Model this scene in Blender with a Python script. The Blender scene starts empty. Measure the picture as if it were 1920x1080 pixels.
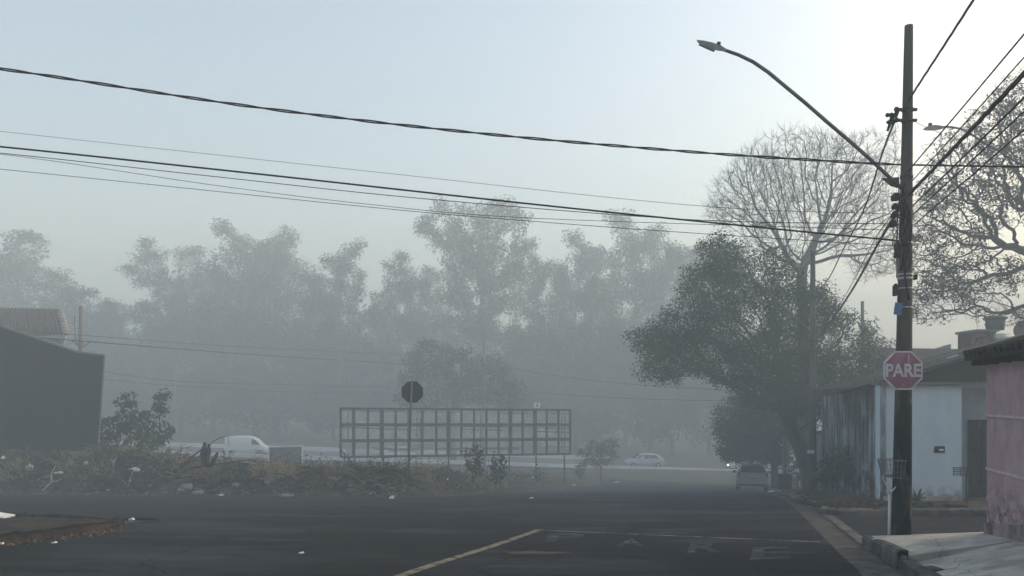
import bpy, math, random
import numpy as np
from mathutils import Vector, Matrix, noise as mnoise

SC = bpy.context.scene
COL = SC.collection
F = 1500.0          # focal length in photo pixels
HZ = 745.0          # horizon row
R = math.radians

def P(px, py, d):
    return Vector(((px - 960) / F * d, d, (HZ - py) / F * d))

# ---------------------------------------------------------------- ground profile (the street runs downhill)
GT = [(-60, 1.0), (-20, -0.4), (0, -1.40), (8.5, -1.88), (11.5, -2.09), (16, -2.36), (21, -2.74), (25, -3.12), (30, -3.64), (37, -4.38),
      (43, -5.03), (53, -5.9), (60, -6.5), (66, -6.75), (72, -6.9), (80, -7.05), (120, -7.2), (400, -7.2)]
def g(d):
    if d <= GT[0][0]: return GT[0][1]
    for i in range(len(GT) - 1):
        if d <= GT[i + 1][0]:
            x0, y0 = GT[i]; x1, y1 = GT[i + 1]
            def sl(k):
                k = max(1, min(len(GT) - 2, k))
                return (GT[k + 1][1] - GT[k - 1][1]) / (GT[k + 1][0] - GT[k - 1][0])
            h = x1 - x0; t = (d - x0) / h
            a, b = sl(i) * h, sl(i + 1) * h
            return (2*t**3 - 3*t*t + 1) * y0 + (t**3 - 2*t*t + t) * a + (-2*t**3 + 3*t*t) * y1 + (t**3 - t*t) * b
    return GT[-1][1]

def G(x, y): return g(y) + .038 * max(0.0, min(70.0, 20.0 - x)) * sstep(55, 68, y)
def sstep(a, b, x):
    t = max(0.0, min(1.0, (x - a) / (b - a))); return t * t * (3 - 2 * t)

def nz(x, y, z=0.0): return mnoise.noise(Vector((x, y, z)))

# the vacant lot on the left: signed distance to its edge, and its height
def lot_sd(x, y):
    a = (y - (25.0 - .27 * (x + 3.0))) * .965
    b = ((-2.55 + .262 * (y - 25.0)) - x) * .967
    k = 1.6
    h = max(0.0, min(1.0, .5 + .5 * (b - a) / k))
    return b * (1 - h) + a * h - k * h * (1 - h)
def lot_z(x, y):
    sd = lot_sd(x, y) + .35 * nz(x * .7, y * .7) + .18 * nz(x * 2.3, y * 2.3)
    gy = G(x, y)
    if sd < -.6: return gy - .12
    lift = .60 * sstep(-.1, 2.4, sd) * (1 - sstep(54, 61, y))
    left = sstep(1.5, 5.5, -x) * (1 - sstep(3.6, 7.5, y - (25.0 - .27 * (x + 3.0))))
    plat = max(0.0, (-2.32 - .54 * sstep(-16, -10, x)) - (gy + lift)) * left * sstep(.3, 2.6, sd)
    mound = .36 * math.exp(-((sd - 2.0) / 1.2) ** 2) * (1 - sstep(27, 40, y) * .75) * (.75 + .7 * nz(x * .35, y * .35, 3))
    rough = (.11 * nz(x * 1.9, y * 1.9, 1) + .08 * nz(x * 4.1, y * 4.1, 2) + .04 * nz(x * 9, y * 9, 5)) * sstep(-.3, .8, sd) * (1 - .6 * sstep(40, 60, y))
    return gy - .10 + .13 * sstep(-.5, .1, sd) + lift + plat + max(0, mound) + rough
def ground_z(x, y):
    z = G(x, y)
    if x < 12 and y > 20 and y < 66: z = max(z, lot_z(x, y))
    return z
def hit(px, py, d0=6.0, d1=90.0):
    d = d0
    while d < d1:
        p = P(px, py, d)
        if p.z <= ground_z(p.x, p.y): return p
        d += .04
        if px < 700 and d > 31:
            D_ = 28.0 if px > 250 else 31.4; x = (px - 960) / F * D_; return Vector((x, D_, ground_z(x, D_)))
    return P(px, py, d1)

# ---------------------------------------------------------------- materials
def new_mat(name):
    m = bpy.data.materials.new(name); m.use_nodes = True
    nt = m.node_tree
    return m, nt, nt.nodes['Principled BSDF']
def N(nt, t, **kw):
    n = nt.nodes.new(t)
    for k, v in kw.items():
        if k in n.inputs.keys() if isinstance(k, str) else False: n.inputs[k].default_value = v
        else: setattr(n, k, v)
    return n
def c4(c): return (c[0], c[1], c[2], 1)
def pos_node(nt, stretch=(1, 1, 1), obj=False):
    mp = nt.nodes.new('ShaderNodeMapping'); mp.inputs['Scale'].default_value = stretch
    if obj:
        tc = nt.nodes.new('ShaderNodeTexCoord'); nt.links.new(tc.outputs['Object'], mp.inputs['Vector'])
    else:
        ge = nt.nodes.new('ShaderNodeNewGeometry'); nt.links.new(ge.outputs['Position'], mp.inputs['Vector'])
    return mp.outputs['Vector']
def noise_fac(nt, scale, stretch=(1, 1, 1), detail=4, lo=.4, hi=.6, rough=.55, obj=False):
    t = nt.nodes.new('ShaderNodeTexNoise'); t.inputs['Scale'].default_value = scale; t.inputs['Detail'].default_value = detail
    t.inputs['Roughness'].default_value = rough
    nt.links.new(pos_node(nt, stretch, obj), t.inputs['Vector'])
    r = nt.nodes.new('ShaderNodeMapRange'); r.interpolation_type = 'SMOOTHSTEP'
    r.inputs['From Min'].default_value = lo; r.inputs['From Max'].default_value = hi
    nt.links.new(t.outputs['Fac'], r.inputs['Value'])
    return r.outputs['Result'], t.outputs['Fac']
def mix(nt, fac, a, b):
    m = nt.nodes.new('ShaderNodeMix'); m.data_type = 'RGBA'
    for i, v in ((0, fac), (6, a), (7, b)):
        if hasattr(v, 'is_output'): nt.links.new(v, m.inputs[i])
        elif i == 0: m.inputs[0].default_value = v
        else: m.inputs[i].default_value = c4(v)
    return m.outputs[2]
def mul(nt, a, b):
    m = nt.nodes.new('ShaderNodeMath'); m.operation = 'MULTIPLY'
    for i, v in ((0, a), (1, b)):
        if hasattr(v, 'is_output'): nt.links.new(v, m.inputs[i])
        else: m.inputs[i].default_value = v
    return m.outputs[0]
def bump(nt, bs, h, strength, dist=.02):
    b = nt.nodes.new('ShaderNodeBump'); b.inputs['Strength'].default_value = strength; b.inputs['Distance'].default_value = dist
    nt.links.new(h, b.inputs['Height']); nt.links.new(b.outputs['Normal'], bs.inputs['Normal'])
def zramp(nt, z0, z1):
    ge = nt.nodes.new('ShaderNodeNewGeometry'); s = nt.nodes.new('ShaderNodeSeparateXYZ')
    nt.links.new(ge.outputs['Position'], s.inputs[0])
    r = nt.nodes.new('ShaderNodeMapRange'); r.inputs['From Min'].default_value = z0; r.inputs['From Max'].default_value = z1
    nt.links.new(s.outputs[2], r.inputs['Value']); return r.outputs['Result']
def simple(name, c1, c2=None, scale=6, rough=.8, bmp=0, stretch=(1, 1, 1), lo=.35, hi=.65, metal=0, c3=None, s3=1.2, spec=.1, obj=False):
    m, nt, bs = new_mat(name)
    bs.inputs['Roughness'].default_value = rough; bs.inputs['Metallic'].default_value = metal
    bs.inputs['Specular IOR Level'].default_value = spec
    if c2 is None:
        bs.inputs['Base Color'].default_value = c4(c1); return m
    f, raw = noise_fac(nt, scale, stretch, 5, lo, hi, obj=obj)
    col = mix(nt, f, c1, c2)
    if c3 is not None:
        f3, _ = noise_fac(nt, s3, stretch, 4, .45, .7, obj=obj); col = mix(nt, f3, col, c3)
    nt.links.new(col, bs.inputs['Base Color'])
    if bmp: bump(nt, bs, raw, bmp)
    return m
def leafmat(name, c1, c2, trans=.25):
    m, nt, bs = new_mat(name)
    ge = nt.nodes.new('ShaderNodeNewGeometry')
    f, _ = noise_fac(nt, .55, (1, 1, 1), 3, .38, .62)
    a = mix(nt, ge.outputs['Random Per Island'], c1, c2)
    b = mix(nt, f, a, tuple(v * .62 for v in c1))
    nt.links.new(b, bs.inputs['Base Color']); bs.inputs['Roughness'].default_value = .7; bs.inputs['Specular IOR Level'].default_value = .08
    tr = nt.nodes.new('ShaderNodeBsdfTranslucent'); nt.links.new(b, tr.inputs['Color'])
    ms = nt.nodes.new('ShaderNodeMixShader'); ms.inputs[0].default_value = trans
    nt.links.new(bs.outputs[0], ms.inputs[1]); nt.links.new(tr.outputs[0], ms.inputs[2])
    nt.links.new(ms.outputs[0], nt.nodes['Material Output'].inputs['Surface'])
    return m

M = {}
def asphalt(name, base, light, patch):
    m, nt, bs = new_mat(name)
    f1, raw1 = noise_fac(nt, 30, (1, 1, 1), 4, .25, .8, .75)
    col = mix(nt, f1, tuple(v * .35 for v in base), tuple(v * 2.3 for v in base))
    f2, _ = noise_fac(nt, .26, (.7, 1.5, 1), 7, .49, .57)
    col = mix(nt, mul(nt, f2, .75), col, light)
    f3, _ = noise_fac(nt, .6, (.55, 1.7, 1), 7, .55, .62)
    col = mix(nt, mul(nt, f3, .55), col, patch)
    f4, _ = noise_fac(nt, .8, (.8, 1.5, 1), 6, .55, .62)
    col = mix(nt, mul(nt, f4, .45), col, tuple(v * .45 for v in base))
    vo = nt.nodes.new('ShaderNodeTexVoronoi'); vo.inputs['Scale'].default_value = 22
    nt.links.new(pos_node(nt), vo.inputs['Vector'])
    gt = nt.nodes.new('ShaderNodeMapRange'); gt.inputs['From Min'].default_value = .13; gt.inputs['From Max'].default_value = .05
    nt.links.new(vo.outputs['Distance'], gt.inputs['Value'])
    col = mix(nt, mul(nt, gt.outputs[0], .7), col, (.26, .26, .265))
    col = mix(nt, mul(nt, cracks(nt, .33, .022), .8), col, (.004, .004, .005))
    nt.links.new(col, bs.inputs['Base Color']); bs.inputs['Roughness'].default_value = .9; bs.inputs['Specular IOR Level'].default_value = .04
    bump(nt, bs, raw1, .6, .015)
    return m
M['highway'] = simple('highway_asphalt', (.10, .10, .105), (.14, .14, .14), 1.5, .8)
M['grass_far'] = simple('verge_grass', (.05, .065, .035), (.09, .085, .05), .8, .95)
M['ground'] = simple('earth_ground', (.06, .06, .04), (.10, .085, .06), .6, .95, .3)
M['lot'] = simple('lot_earth', (.014, .012, .011), (.055, .041, .033), 2.6, .97, .9, c3=(.085, .058, .044), s3=1.1)
M['redearth'] = simple('red_earth', (.022, .015, .012), (.065, .042, .031), 5.5, .97, .9, c3=(.012, .010, .009), s3=2.2)
M['kerb'] = simple('kerb_concrete', (.07, .064, .058), (.145, .132, .118), 5, .9, .5, c3=(.04, .036, .032), s3=2.0)
M['gutter'] = simple('gutter_concrete', (.045, .042, .04), (.095, .088, .08), 6, .9, .4, c3=(.04, .033, .028), s3=1.8)
def cracks(nt, scale, width, warp=.25):
    no = nt.nodes.new('ShaderNodeTexNoise'); no.inputs['Scale'].default_value = scale * 3; no.inputs['Detail'].default_value = 5
    p = pos_node(nt); nt.links.new(p, no.inputs['Vector'])
    ad = nt.nodes.new('ShaderNodeVectorMath'); ad.operation = 'MULTIPLY_ADD'; ad.inputs[1].default_value = (warp / scale,) * 3
    nt.links.new(no.outputs['Color'], ad.inputs[0]); nt.links.new(p, ad.inputs[2])
    v = nt.nodes.new('ShaderNodeTexVoronoi'); v.feature = 'DISTANCE_TO_EDGE'; v.inputs['Scale'].default_value = scale
    nt.links.new(ad.outputs[0], v.inputs['Vector'])
    r = nt.nodes.new('ShaderNodeMapRange'); r.inputs['From Min'].default_value = width * scale; r.inputs['From Max'].default_value = width * scale * .4
    nt.links.new(v.outputs['Distance'], r.inputs['Value']); return r.outputs['Result']
def sidewalk_mat():
    m, nt, bs = new_mat('sidewalk_concrete')
    f, raw = noise_fac(nt, 5, (1, 1, 1), 6, .3, .7)
    col = mix(nt, f, (.40, .37, .325), (.52, .485, .435))
    f2, _ = noise_fac(nt, 1.1, (1, 1, 1), 6, .5, .64); col = mix(nt, mul(nt, f2, .5), col, (.20, .19, .165))
    f3, _ = noise_fac(nt, 42, (1, 1, 1), 2, .62, .7); col = mix(nt, mul(nt, f3, .4), col, (.10, .095, .085))
    col = mix(nt, mul(nt, cracks(nt, .6, .0055), .8), col, (.05, .045, .04))
    f4, _ = noise_fac(nt, 1.7, (1, 1, 1), 7, .5, .62); col = mix(nt, mul(nt, f4, .45), col, (.17, .155, .135))
    nt.links.new(col, bs.inputs['Base Color']); bs.inputs['Roughness'].default_value = .92; bs.inputs['Specular IOR Level'].default_value = .1
    bump(nt, bs, raw, .35, .02); return m
M['asphalt'] = asphalt('asphalt', (.011, .012, .0145), (.034, .036, .041), (.052, .054, .060))
M['asphalt2'] = asphalt('asphalt_side', (.015, .016, .018), (.030, .031, .035), (.040, .040, .044))
M['sidewalk'] = sidewalk_mat()
def worn(name, c, under, lo, hi, scale=7, stretch=(1, 1, 1)):
    m, nt, bs = new_mat(name)
    f, _ = noise_fac(nt, scale, stretch, 6, lo, hi, .65)
    f2, _ = noise_fac(nt, 60, (1, 1, 1), 2, .3, .75)
    cc = mix(nt, f2, tuple(v * .7 for v in c), c)
    nt.links.new(mix(nt, f, under, cc), bs.inputs['Base Color']); bs.inputs['Roughness'].default_value = .85; bs.inputs['Specular IOR Level'].default_value = .06; return m
M['yellow'] = worn('worn_yellow_paint', (.27, .24, .15), (.04, .04, .04), .34, .56)
M['white_line'] = worn('worn_white_paint', (.30, .30, .30), (.045, .046, .05), .38, .58, 5)
M['letters'] = worn('faded_letter_paint', (.17, .17, .18), (.034, .036, .041), .545, .67, 4.2)
M['sand'] = worn('sand_stain', (.13, .10, .065), (.04, .04, .042), .40, .62, 3, (1, 2, 1))
def polemat(name, c1, c2, dark, zlo):
    m, nt, bs = new_mat(name)
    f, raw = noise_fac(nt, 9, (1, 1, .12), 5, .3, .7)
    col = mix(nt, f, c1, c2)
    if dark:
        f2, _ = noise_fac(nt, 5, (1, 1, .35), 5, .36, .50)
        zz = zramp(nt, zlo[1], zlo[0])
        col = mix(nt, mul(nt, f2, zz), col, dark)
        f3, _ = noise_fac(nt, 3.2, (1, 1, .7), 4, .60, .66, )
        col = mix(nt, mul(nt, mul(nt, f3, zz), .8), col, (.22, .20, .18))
    nt.links.new(col, bs.inputs['Base Color']); bs.inputs['Roughness'].default_value = .9; bs.inputs['Specular IOR Level'].default_value = .06
    bump(nt, bs, raw, .3, .01); return m
M['pole'] = polemat('weathered_pole', (.05, .045, .04), (.10, .09, .078), (.006, .0055, .0055), (-.8, 1.3))
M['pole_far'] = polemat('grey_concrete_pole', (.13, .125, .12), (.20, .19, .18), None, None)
M['pole_dark'] = polemat('dark_concrete_pole', (.06, .058, .055), (.10, .095, .09), None, None)
M['cable'] = simple('black_cable', (.012, .012, .014), rough=.55)
M['cable_grey'] = simple('grey_cable', (.045, .045, .05), rough=.6)
M['darkmetal'] = simple('dark_metal', (.035, .036, .038), (.06, .058, .055), 20, .6, metal=.3)
M['galv'] = simple('galvanised_steel', (.16, .165, .17), (.24, .245, .25), 14, .5, metal=.6)
M['armsteel'] = simple('lamp_arm_steel', (.10, .10, .105), (.15, .15, .15), 10, .6, metal=.4)
M['band'] = simple('steel_band', (.45, .45, .44), (.32, .32, .31), 30, .45, metal=.5)
M['blue'] = simple('blue_plate', (.06, .16, .28), (.08, .20, .33), 14, .5)
M['whitepaint'] = simple('white_enamel', (.62, .63, .63), (.45, .44, .42), 9, .5, lo=.5, hi=.75)
def signmat():
    m, nt, bs = new_mat('faded_red_sign')
    f, _ = noise_fac(nt, 7, (1, 1, .5), 5, .35, .65)
    col = mix(nt, f, (.26, .09, .125), (.32, .15, .19))
    f2, _ = noise_fac(nt, 11, (1, 1, .2), 4, .60, .70); col = mix(nt, mul(nt, f2, .8), col, (.46, .33, .36))
    nt.links.new(col, bs.inputs['Base Color']); bs.inputs['Roughness'].default_value = .55; return m
M['signred'] = signmat()
M['signwhite'] = simple('sign_white_film', (.62, .60, .60), (.50, .47, .48), 14, .5)
M['signback'] = simple('black_sign_back', (.010, .011, .013), rough=.7, spec=.1)
M['postgrey'] = simple('grey_sign_post', (.10, .10, .10), (.16, .15, .145), 12, .7)
M['billboard'] = simple('billboard_steel', (.028, .03, .034), (.045, .046, .05), 5, .7)
M['darkwall'] = simple('dark_grey_render', (.011, .013, .015), (.019, .022, .025), 1.1, .95, .3, (1, 1, .4), c3=(.008, .009, .010), s3=.35)
M['darkstain'] = simple('black_mould', (.012, .012, .014), rough=.95)
M['coping'] = simple('coping_render', (.17, .185, .19), rough=.9)
M['tile_far'] = simple('old_clay_tile', (.085, .06, .052), (.14, .095, .08), 3, .9, .3, c3=(.05, .045, .042), s3=1)
M['tile_verge'] = simple('pale_verge_tile', (.30, .27, .25), (.40, .37, .35), 4, .9)
M['teal'] = simple('pale_teal_render', (.24, .32, .32), (.30, .37, .37), 1.2, .9)
M['trim'] = simple('pale_trim', (.42, .42, .41), (.34, .34, .33), 3, .85)
def bluewall():
    m, nt, bs = new_mat('pale_blue_render')
    f, raw = noise_fac(nt, 3.5, (1, 1, .5), 6, .3, .7)
    col = mix(nt, f, (.45, .52, .57), (.52, .58, .62))
    fs, _ = noise_fac(nt, 2.2, (1.2, 1.2, .16), 5, .58, .72); col = mix(nt, mul(nt, fs, .18), col, (.30, .34, .38))
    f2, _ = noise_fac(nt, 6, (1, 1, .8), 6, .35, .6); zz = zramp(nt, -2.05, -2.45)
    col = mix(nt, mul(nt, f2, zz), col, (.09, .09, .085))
    nt.links.new(col, bs.inputs['Base Color']); bs.inputs['Roughness'].default_value = .9; bs.inputs['Specular IOR Level'].default_value = .08
    bump(nt, bs, raw, .25, .02); return m
M['bluewall'] = bluewall()
def mouldwall():
    m, nt, bs = new_mat('mouldy_ribbed_wall')
    f, raw = noise_fac(nt, 4, (1, 1, .22), 6, .42, .58)
    col = mix(nt, f, (.36, .43, .47), (.13, .14, .145))
    f3, _ = noise_fac(nt, 1.3, (.8, .8, .6), 5, .40, .58); col = mix(nt, mul(nt, f3, .8), col, (.09, .10, .10))
    f2, _ = noise_fac(nt, 3.4, (1, 1, .9), 6, .38, .54); zz = zramp(nt, -1.3, -2.2)
    col = mix(nt, mul(nt, f2, zz), col, (.022, .022, .022))
    nt.links.new(col, bs.inputs['Base Color']); bs.inputs['Roughness'].default_value = .92; bs.inputs['Specular IOR Level'].default_value = .08
    bump(nt, bs, raw, .3, .02); return m
M['mould'] = mouldwall()
M['ribgap'] = simple('dark_streaked_recess', (.035, .037, .038), (.11, .12, .125), 3, .95, 0, (1, 1, .25))  # streaked wall behind the ribs, coloured darker than the ribs
M['greywall'] = simple('grey_render', (.24, .26, .28), (.29, .31, .33), 3, .9, .2)
M['gate'] = simple('dark_gate_metal', (.006, .006, .008), (.014, .014, .016), 20, .6)
def pinkwall():
    m, nt, bs = new_mat('pink_render')
    f, raw = noise_fac(nt, 7, (1, 1, .8), 6, .3, .7)
    col = mix(nt, f, (.44, .285, .31), (.50, .345, .365))
    fs, _ = noise_fac(nt, 7, (1, 1, .25), 5, .58, .72); col = mix(nt, mul(nt, fs, .3), col, (.52, .41, .43))
    fd, _ = noise_fac(nt, 2.2, (1.2, 1.2, .3), 5, .50, .72); col = mix(nt, mul(nt, fd, .4), col, (.27, .165, .19))
    f2, _ = noise_fac(nt, 5.5, (1, 1, 1.1), 8, .40, .66, .75); zz = zramp(nt, -.95, -1.45)
    col = mix(nt, mul(nt, f2, zz), col, (.055, .042, .05))
    nt.links.new(col, bs.inputs['Base Color']); bs.inputs['Roughness'].default_value = .92; bs.inputs['Specular IOR Level'].default_value = .08
    bump(nt, bs, raw, .35, .02); return m
M['pink'] = pinkwall()
M['plinth'] = simple('pinkish_plinth', (.22, .17, .17), (.32, .25, .24), 5, .9, .3, c3=(.10, .085, .085), s3=3)
M['pinkband'] = simple('pale_pink_band', (.62, .50, .52), (.50, .38, .41), 8, .85)
M['tile_dark'] = simple('dark_tile', (.012, .010, .010), (.03, .022, .02), 9, .95, .4)  # near-black tile colour for the eave and roof
M['wood_dark'] = simple('dark_timber', (.012, .011, .011), (.022, .019, .018), 8, .9)  # near-black colour for fascia, soffit, rafters and beam
M['roofbrown'] = simple('brown_roof', (.026, .020, .018), (.045, .034, .03), 3, .95, .3, (1, 1, 1))
M['fascia'] = simple('grey_fascia', (.13, .12, .115), (.18, .165, .155), 4, .9)
M['bluepanel'] = simple('blue_grey_panel', (.13, .17, .23), (.16, .20, .26), 2, .7)
M['tank'] = simple('grey_water_tank', (.075, .08, .085), (.10, .105, .11), 3, .7)
M['brick'] = simple('brown_block', (.06, .045, .04), (.085, .062, .055), 5, .95)
M['dish'] = simple('rusty_dish', (.13, .075, .068), (.18, .12, .11), 5, .7)
M['boiler'] = simple('pale_boiler', (.50, .47, .42), rough=.35, metal=.4)
M['bark'] = simple('dark_bark', (.028, .024, .022), (.055, .048, .042), 7, .95, .5, (1, 1, .3), obj=True)
M['bark_pale'] = simple('pale_bark', (.04, .034, .03), (.07, .06, .052), 4, .95, .4, (1, 1, .3), obj=True)
M['bark_mid'] = simple('grey_brown_bark', (.026, .022, .02), (.05, .043, .038), 5, .95, .4, (1, 1, .3), obj=True)
M['euc_bark'] = simple('eucalyptus_bark', (.22, .20, .18), (.32, .30, .27), .8, .9, 0, (1, 1, .2), obj=True)
M['leaf_big'] = leafmat('street_tree_leaf', (.020, .052, .011), (.046, .098, .020))
M['leaf_dark'] = leafmat('dark_leaf', (.016, .036, .012), (.034, .062, .020))
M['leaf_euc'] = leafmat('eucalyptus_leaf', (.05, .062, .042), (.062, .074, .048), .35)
M['leaf_mid'] = leafmat('mid_leaf', (.032, .056, .022), (.056, .084, .034))
M['leaf_yel'] = leafmat('sapling_leaf', (.06, .085, .03), (.11, .13, .05))
M['leaf_brown'] = leafmat('withered_leaf', (.03, .025, .018), (.06, .046, .034))
M['drygrass'] = leafmat('dry_grass', (.20, .145, .08), (.46, .36, .22))
M['greengrass'] = leafmat('green_grass', (.04, .08, .02), (.09, .14, .04))
M['twig'] = simple('dry_twig', (.16, .12, .09), (.36, .29, .22), 4, .95)
M['twig_pale'] = simple('bleached_branch', (.50, .43, .34), (.66, .58, .47), 5, .9)
M['twig_dark'] = simple('rotten_branch', (.012, .010, .009), (.03, .025, .021), 6, .95)
M['rubble'] = simple('rubble_stone', (.05, .042, .036), (.17, .14, .115), 3, .95, .4)
M['chunk'] = simple('broken_concrete', (.20, .185, .17), (.34, .32, .29), 5, .95, .5)
M['scrap'] = simple('white_scrap', (.86, .86, .84), (.74, .73, .70), 9, .7)
M['leaflitter'] = leafmat('fallen_leaf', (.16, .11, .05), (.30, .22, .11), .1)
M['silver'] = simple('silver_car_paint', (.20, .235, .27), rough=.4, metal=.3, spec=.4)
M['carwhite'] = simple('white_car_paint', (.66, .69, .71), rough=.4, spec=.5)
M['carpale'] = simple('greyish_white_car_paint', (.40, .43, .45), rough=.5, spec=.3)
M['glass'] = simple('dark_car_glass', (.012, .014, .016), rough=.12, spec=.5)
M['tyre'] = simple('tyre_rubber', (.012, .012, .013), rough=.9)
M['rim'] = simple('wheel_rim', (.28, .29, .30), rough=.4, metal=.6)
M['tail'] = simple('red_lamp_lens', (.14, .012, .014), rough=.25)
M['plate'] = simple('number_plate', (.34, .34, .33), (.28, .28, .28), 20, .6)
M['blackplastic'] = simple('black_plastic', (.015, .015, .016), rough=.7)
M['signboard'] = simple('grey_board', (.035, .037, .042), (.055, .057, .063), 1.5, .8)
M['barrier'] = simple('pale_barrier', (.74, .75, .74), (.62, .63, .63), .7, .85)
M['lampglass'] = simple('lamp_lens', (.35, .36, .36), rough=.3)
hm, hnt, hbs = new_mat('lit_headlamp')
hbs.inputs['Base Color'].default_value = (.9, .88, .8, 1); hbs.inputs['Emission Color'].default_value = (1, .93, .8, 1); hbs.inputs['Emission Strength'].default_value = 1.6
M['headlight'] = hm

# ---------------------------------------------------------------- mesh builder
class MB:
    def __init__(s): s.v = []; s.f = []
    def add(s, vs, fs):
        o = len(s.v); s.v += [tuple(v) for v in vs]; s.f += [tuple(i + o for i in f) for f in fs]; return s
    def box(s, c, size, rz=0.0, mat=None):
        x, y, z = (v / 2 for v in size)
        m = mat or Matrix.Rotation(rz, 3, 'Z')
        vs = [Vector(c) + m @ Vector((a * x, b * y, e * z)) for a in (-1, 1) for b in (-1, 1) for e in (-1, 1)]
        return s.add(vs, [(0, 1, 3, 2), (4, 6, 7, 5), (0, 4, 5, 1), (2, 3, 7, 6), (0, 2, 6, 4), (1, 5, 7, 3)])
    def bar(s, a, b, w, h=None, up=(0, 0, 1)):
        a, b = Vector(a), Vector(b); h = h or w
        d = (b - a); L = d.length
        if L < 1e-6: return s
        d.normalize(); u = Vector(up)
        if abs(d.dot(u)) > .99: u = Vector((0, 1, 0))
        x = d.cross(u).normalized(); z = x.cross(d)
        m = Matrix((x, d, z)).transposed()
        return s.box((a + b) / 2, (w, L, h), mat=m)
    def tube(s, pts, rad, n=6, cap=True):
        pts = [Vector(p) for p in pts]; k = len(pts)
        if k < 2: return s
        rad = [rad] * k if not hasattr(rad, '__len__') else rad
        o = len(s.v)
        t0 = (pts[1] - pts[0]).normalized()
        x = t0.orthogonal().normalized()
        for i, p in enumerate(pts):
            t = (pts[min(i + 1, k - 1)] - pts[max(i - 1, 0)])
            if t.length < 1e-9: t = t0
            t = t.normalized()
            x = (x - t * x.dot(t))
            if x.length < 1e-6: x = t.orthogonal()
            x.normalize(); y = t.cross(x)
            for j in range(n):
                a = 2 * math.pi * j / n
                s.v.append(tuple(p + (x * math.cos(a) + y * math.sin(a)) * rad[i]))
        for i in range(k - 1):
            for j in range(n):
                a = o + i * n + j; b = o + i * n + (j + 1) % n
                s.f.append((a, b, b + n, a + n))
        if cap:
            s.f.append(tuple(o + j for j in range(n - 1, -1, -1)))
            s.f.append(tuple(o + (k - 1) * n + j for j in range(n)))
        return s
    def prism(s, front, back):
        n = len(front)
        fs = [tuple(range(n)), tuple(range(2 * n - 1, n - 1, -1))] + [(i, i + n, (i + 1) % n + n, (i + 1) % n) for i in range(n)]
        return s.add(list(front) + list(back), fs)
    def extrude(s, poly, vec):
        v = Vector(vec); return s.prism(poly, [Vector(p) + v for p in poly])
    def grid(s, fn, nu, nv):
        o = len(s.v)
        for i in range(nu + 1):
            for j in range(nv + 1): s.v.append(tuple(fn(i / nu, j / nv)))
        for i in range(nu):
            for j in range(nv):
                a = o + i * (nv + 1) + j
                s.f.append((a, a + nv + 1, a + nv + 2, a + 1))
        return s
    def sphere(s, c, r, nu=10, nv=6, sq=(1, 1, 1), jit=0, rng=None):
        c = Vector(c); o = len(s.v)
        for i in range(nv + 1):
            th = math.pi * i / nv
            for j in range(nu):
                ph = 2 * math.pi * j / nu
                k = 1 + (rng.uniform(-jit, jit) if rng else 0)
                s.v.append(tuple(c + Vector((math.sin(th) * math.cos(ph) * sq[0], math.sin(th) * math.sin(ph) * sq[1], math.cos(th) * sq[2])) * r * k))
        for i in range(nv):
            for j in range(nu):
                a = o + i * nu + j; b = o + i * nu + (j + 1) % nu
                s.f.append((a, a + nu, b + nu, b))
        return s
    def build(s, name, mat, parent=None, smooth=False, local=False):
        me = bpy.data.meshes.new(name)
        off = Vector((0, 0, 0))
        if parent is not None and not local: off = Vector(parent['_o'])
        vs = s.v if off.length == 0 else [(a - off.x, b - off.y, c - off.z) for a, b, c in s.v]
        me.from_pydata(vs, [], s.f); me.update()
        me.materials.append(M[mat])
        if smooth:
            me.polygons.foreach_set('use_smooth', [True] * len(me.polygons))
        o = bpy.data.objects.new(name, me); COL.objects.link(o)
        if parent is not None:
            # grand-children: parent may itself be a mesh
            o.parent = parent
            if '_o' in parent.keys(): o['_o'] = parent['_o']
        else:
            o['_o'] = (0.0, 0.0, 0.0)
        return o

def tag(o, label=None, cat=None, group=None, kind=None):
    if label: o['label'] = label
    if cat: o['category'] = cat
    if group: o['group'] = group
    if kind: o['kind'] = kind
    return o
def empty(name, loc, label, cat, group=None, rz=0.0):
    o = bpy.data.objects.new(name, None); COL.objects.link(o); o.location = loc; o.rotation_euler = (0, 0, rz)
    o.empty_display_size = .3
    o['_o'] = tuple(loc); return tag(o, label, cat, group)
def single(mb, name, mat, label, cat, group=None, smooth=False, loc=None):
    """a thing that is one mesh, its origin at loc"""
    o = mb.build(name, mat, None, smooth)
    if loc is not None:
        o.data.transform(Matrix.Translation(-Vector(loc))); o.location = loc
    return tag(o, label, cat, group)
def struct(mb, name, mat, smooth=False): return tag(mb.build(name, mat, None, smooth), kind='structure')
def copy_tree(o, parent=None):
    c = o.copy(); COL.objects.link(c)
    if parent is not None: c.parent = parent
    for ch in list(o.children): copy_tree(ch, c)
    return c

# ---------------------------------------------------------------- camera, world, sun, render
cam = bpy.data.cameras.new('camera'); cam.sensor_width = 36; cam.lens = F / 1920 * 36
cam.shift_y = (HZ - 540) / 1920; cam.clip_start = .1; cam.clip_end = 2000
co = bpy.data.objects.new('camera', cam); COL.objects.link(co); co.rotation_euler = (R(90), 0, 0)
SC.camera = co
SUN_AZ, SUN_EL = 68, 14.6          # degrees to the right of the view, above the horizon
sv = Vector((math.sin(R(SUN_AZ)) * math.cos(R(SUN_EL)), math.cos(R(SUN_AZ)) * math.cos(R(SUN_EL)), math.sin(R(SUN_EL))))
w = bpy.data.worlds.new('World'); SC.world = w; w.use_nodes = True
nt = w.node_tree; bg = nt.nodes['Background']
sky = nt.nodes.new('ShaderNodeTexSky'); sky.sky_type = 'NISHITA'; sky.sun_disc = False
sky.sun_elevation = R(SUN_EL); sky.sun_rotation = R(SUN_AZ); sky.air_density = 1.1; sky.dust_density = 4.4; sky.ozone_density = .4
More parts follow.
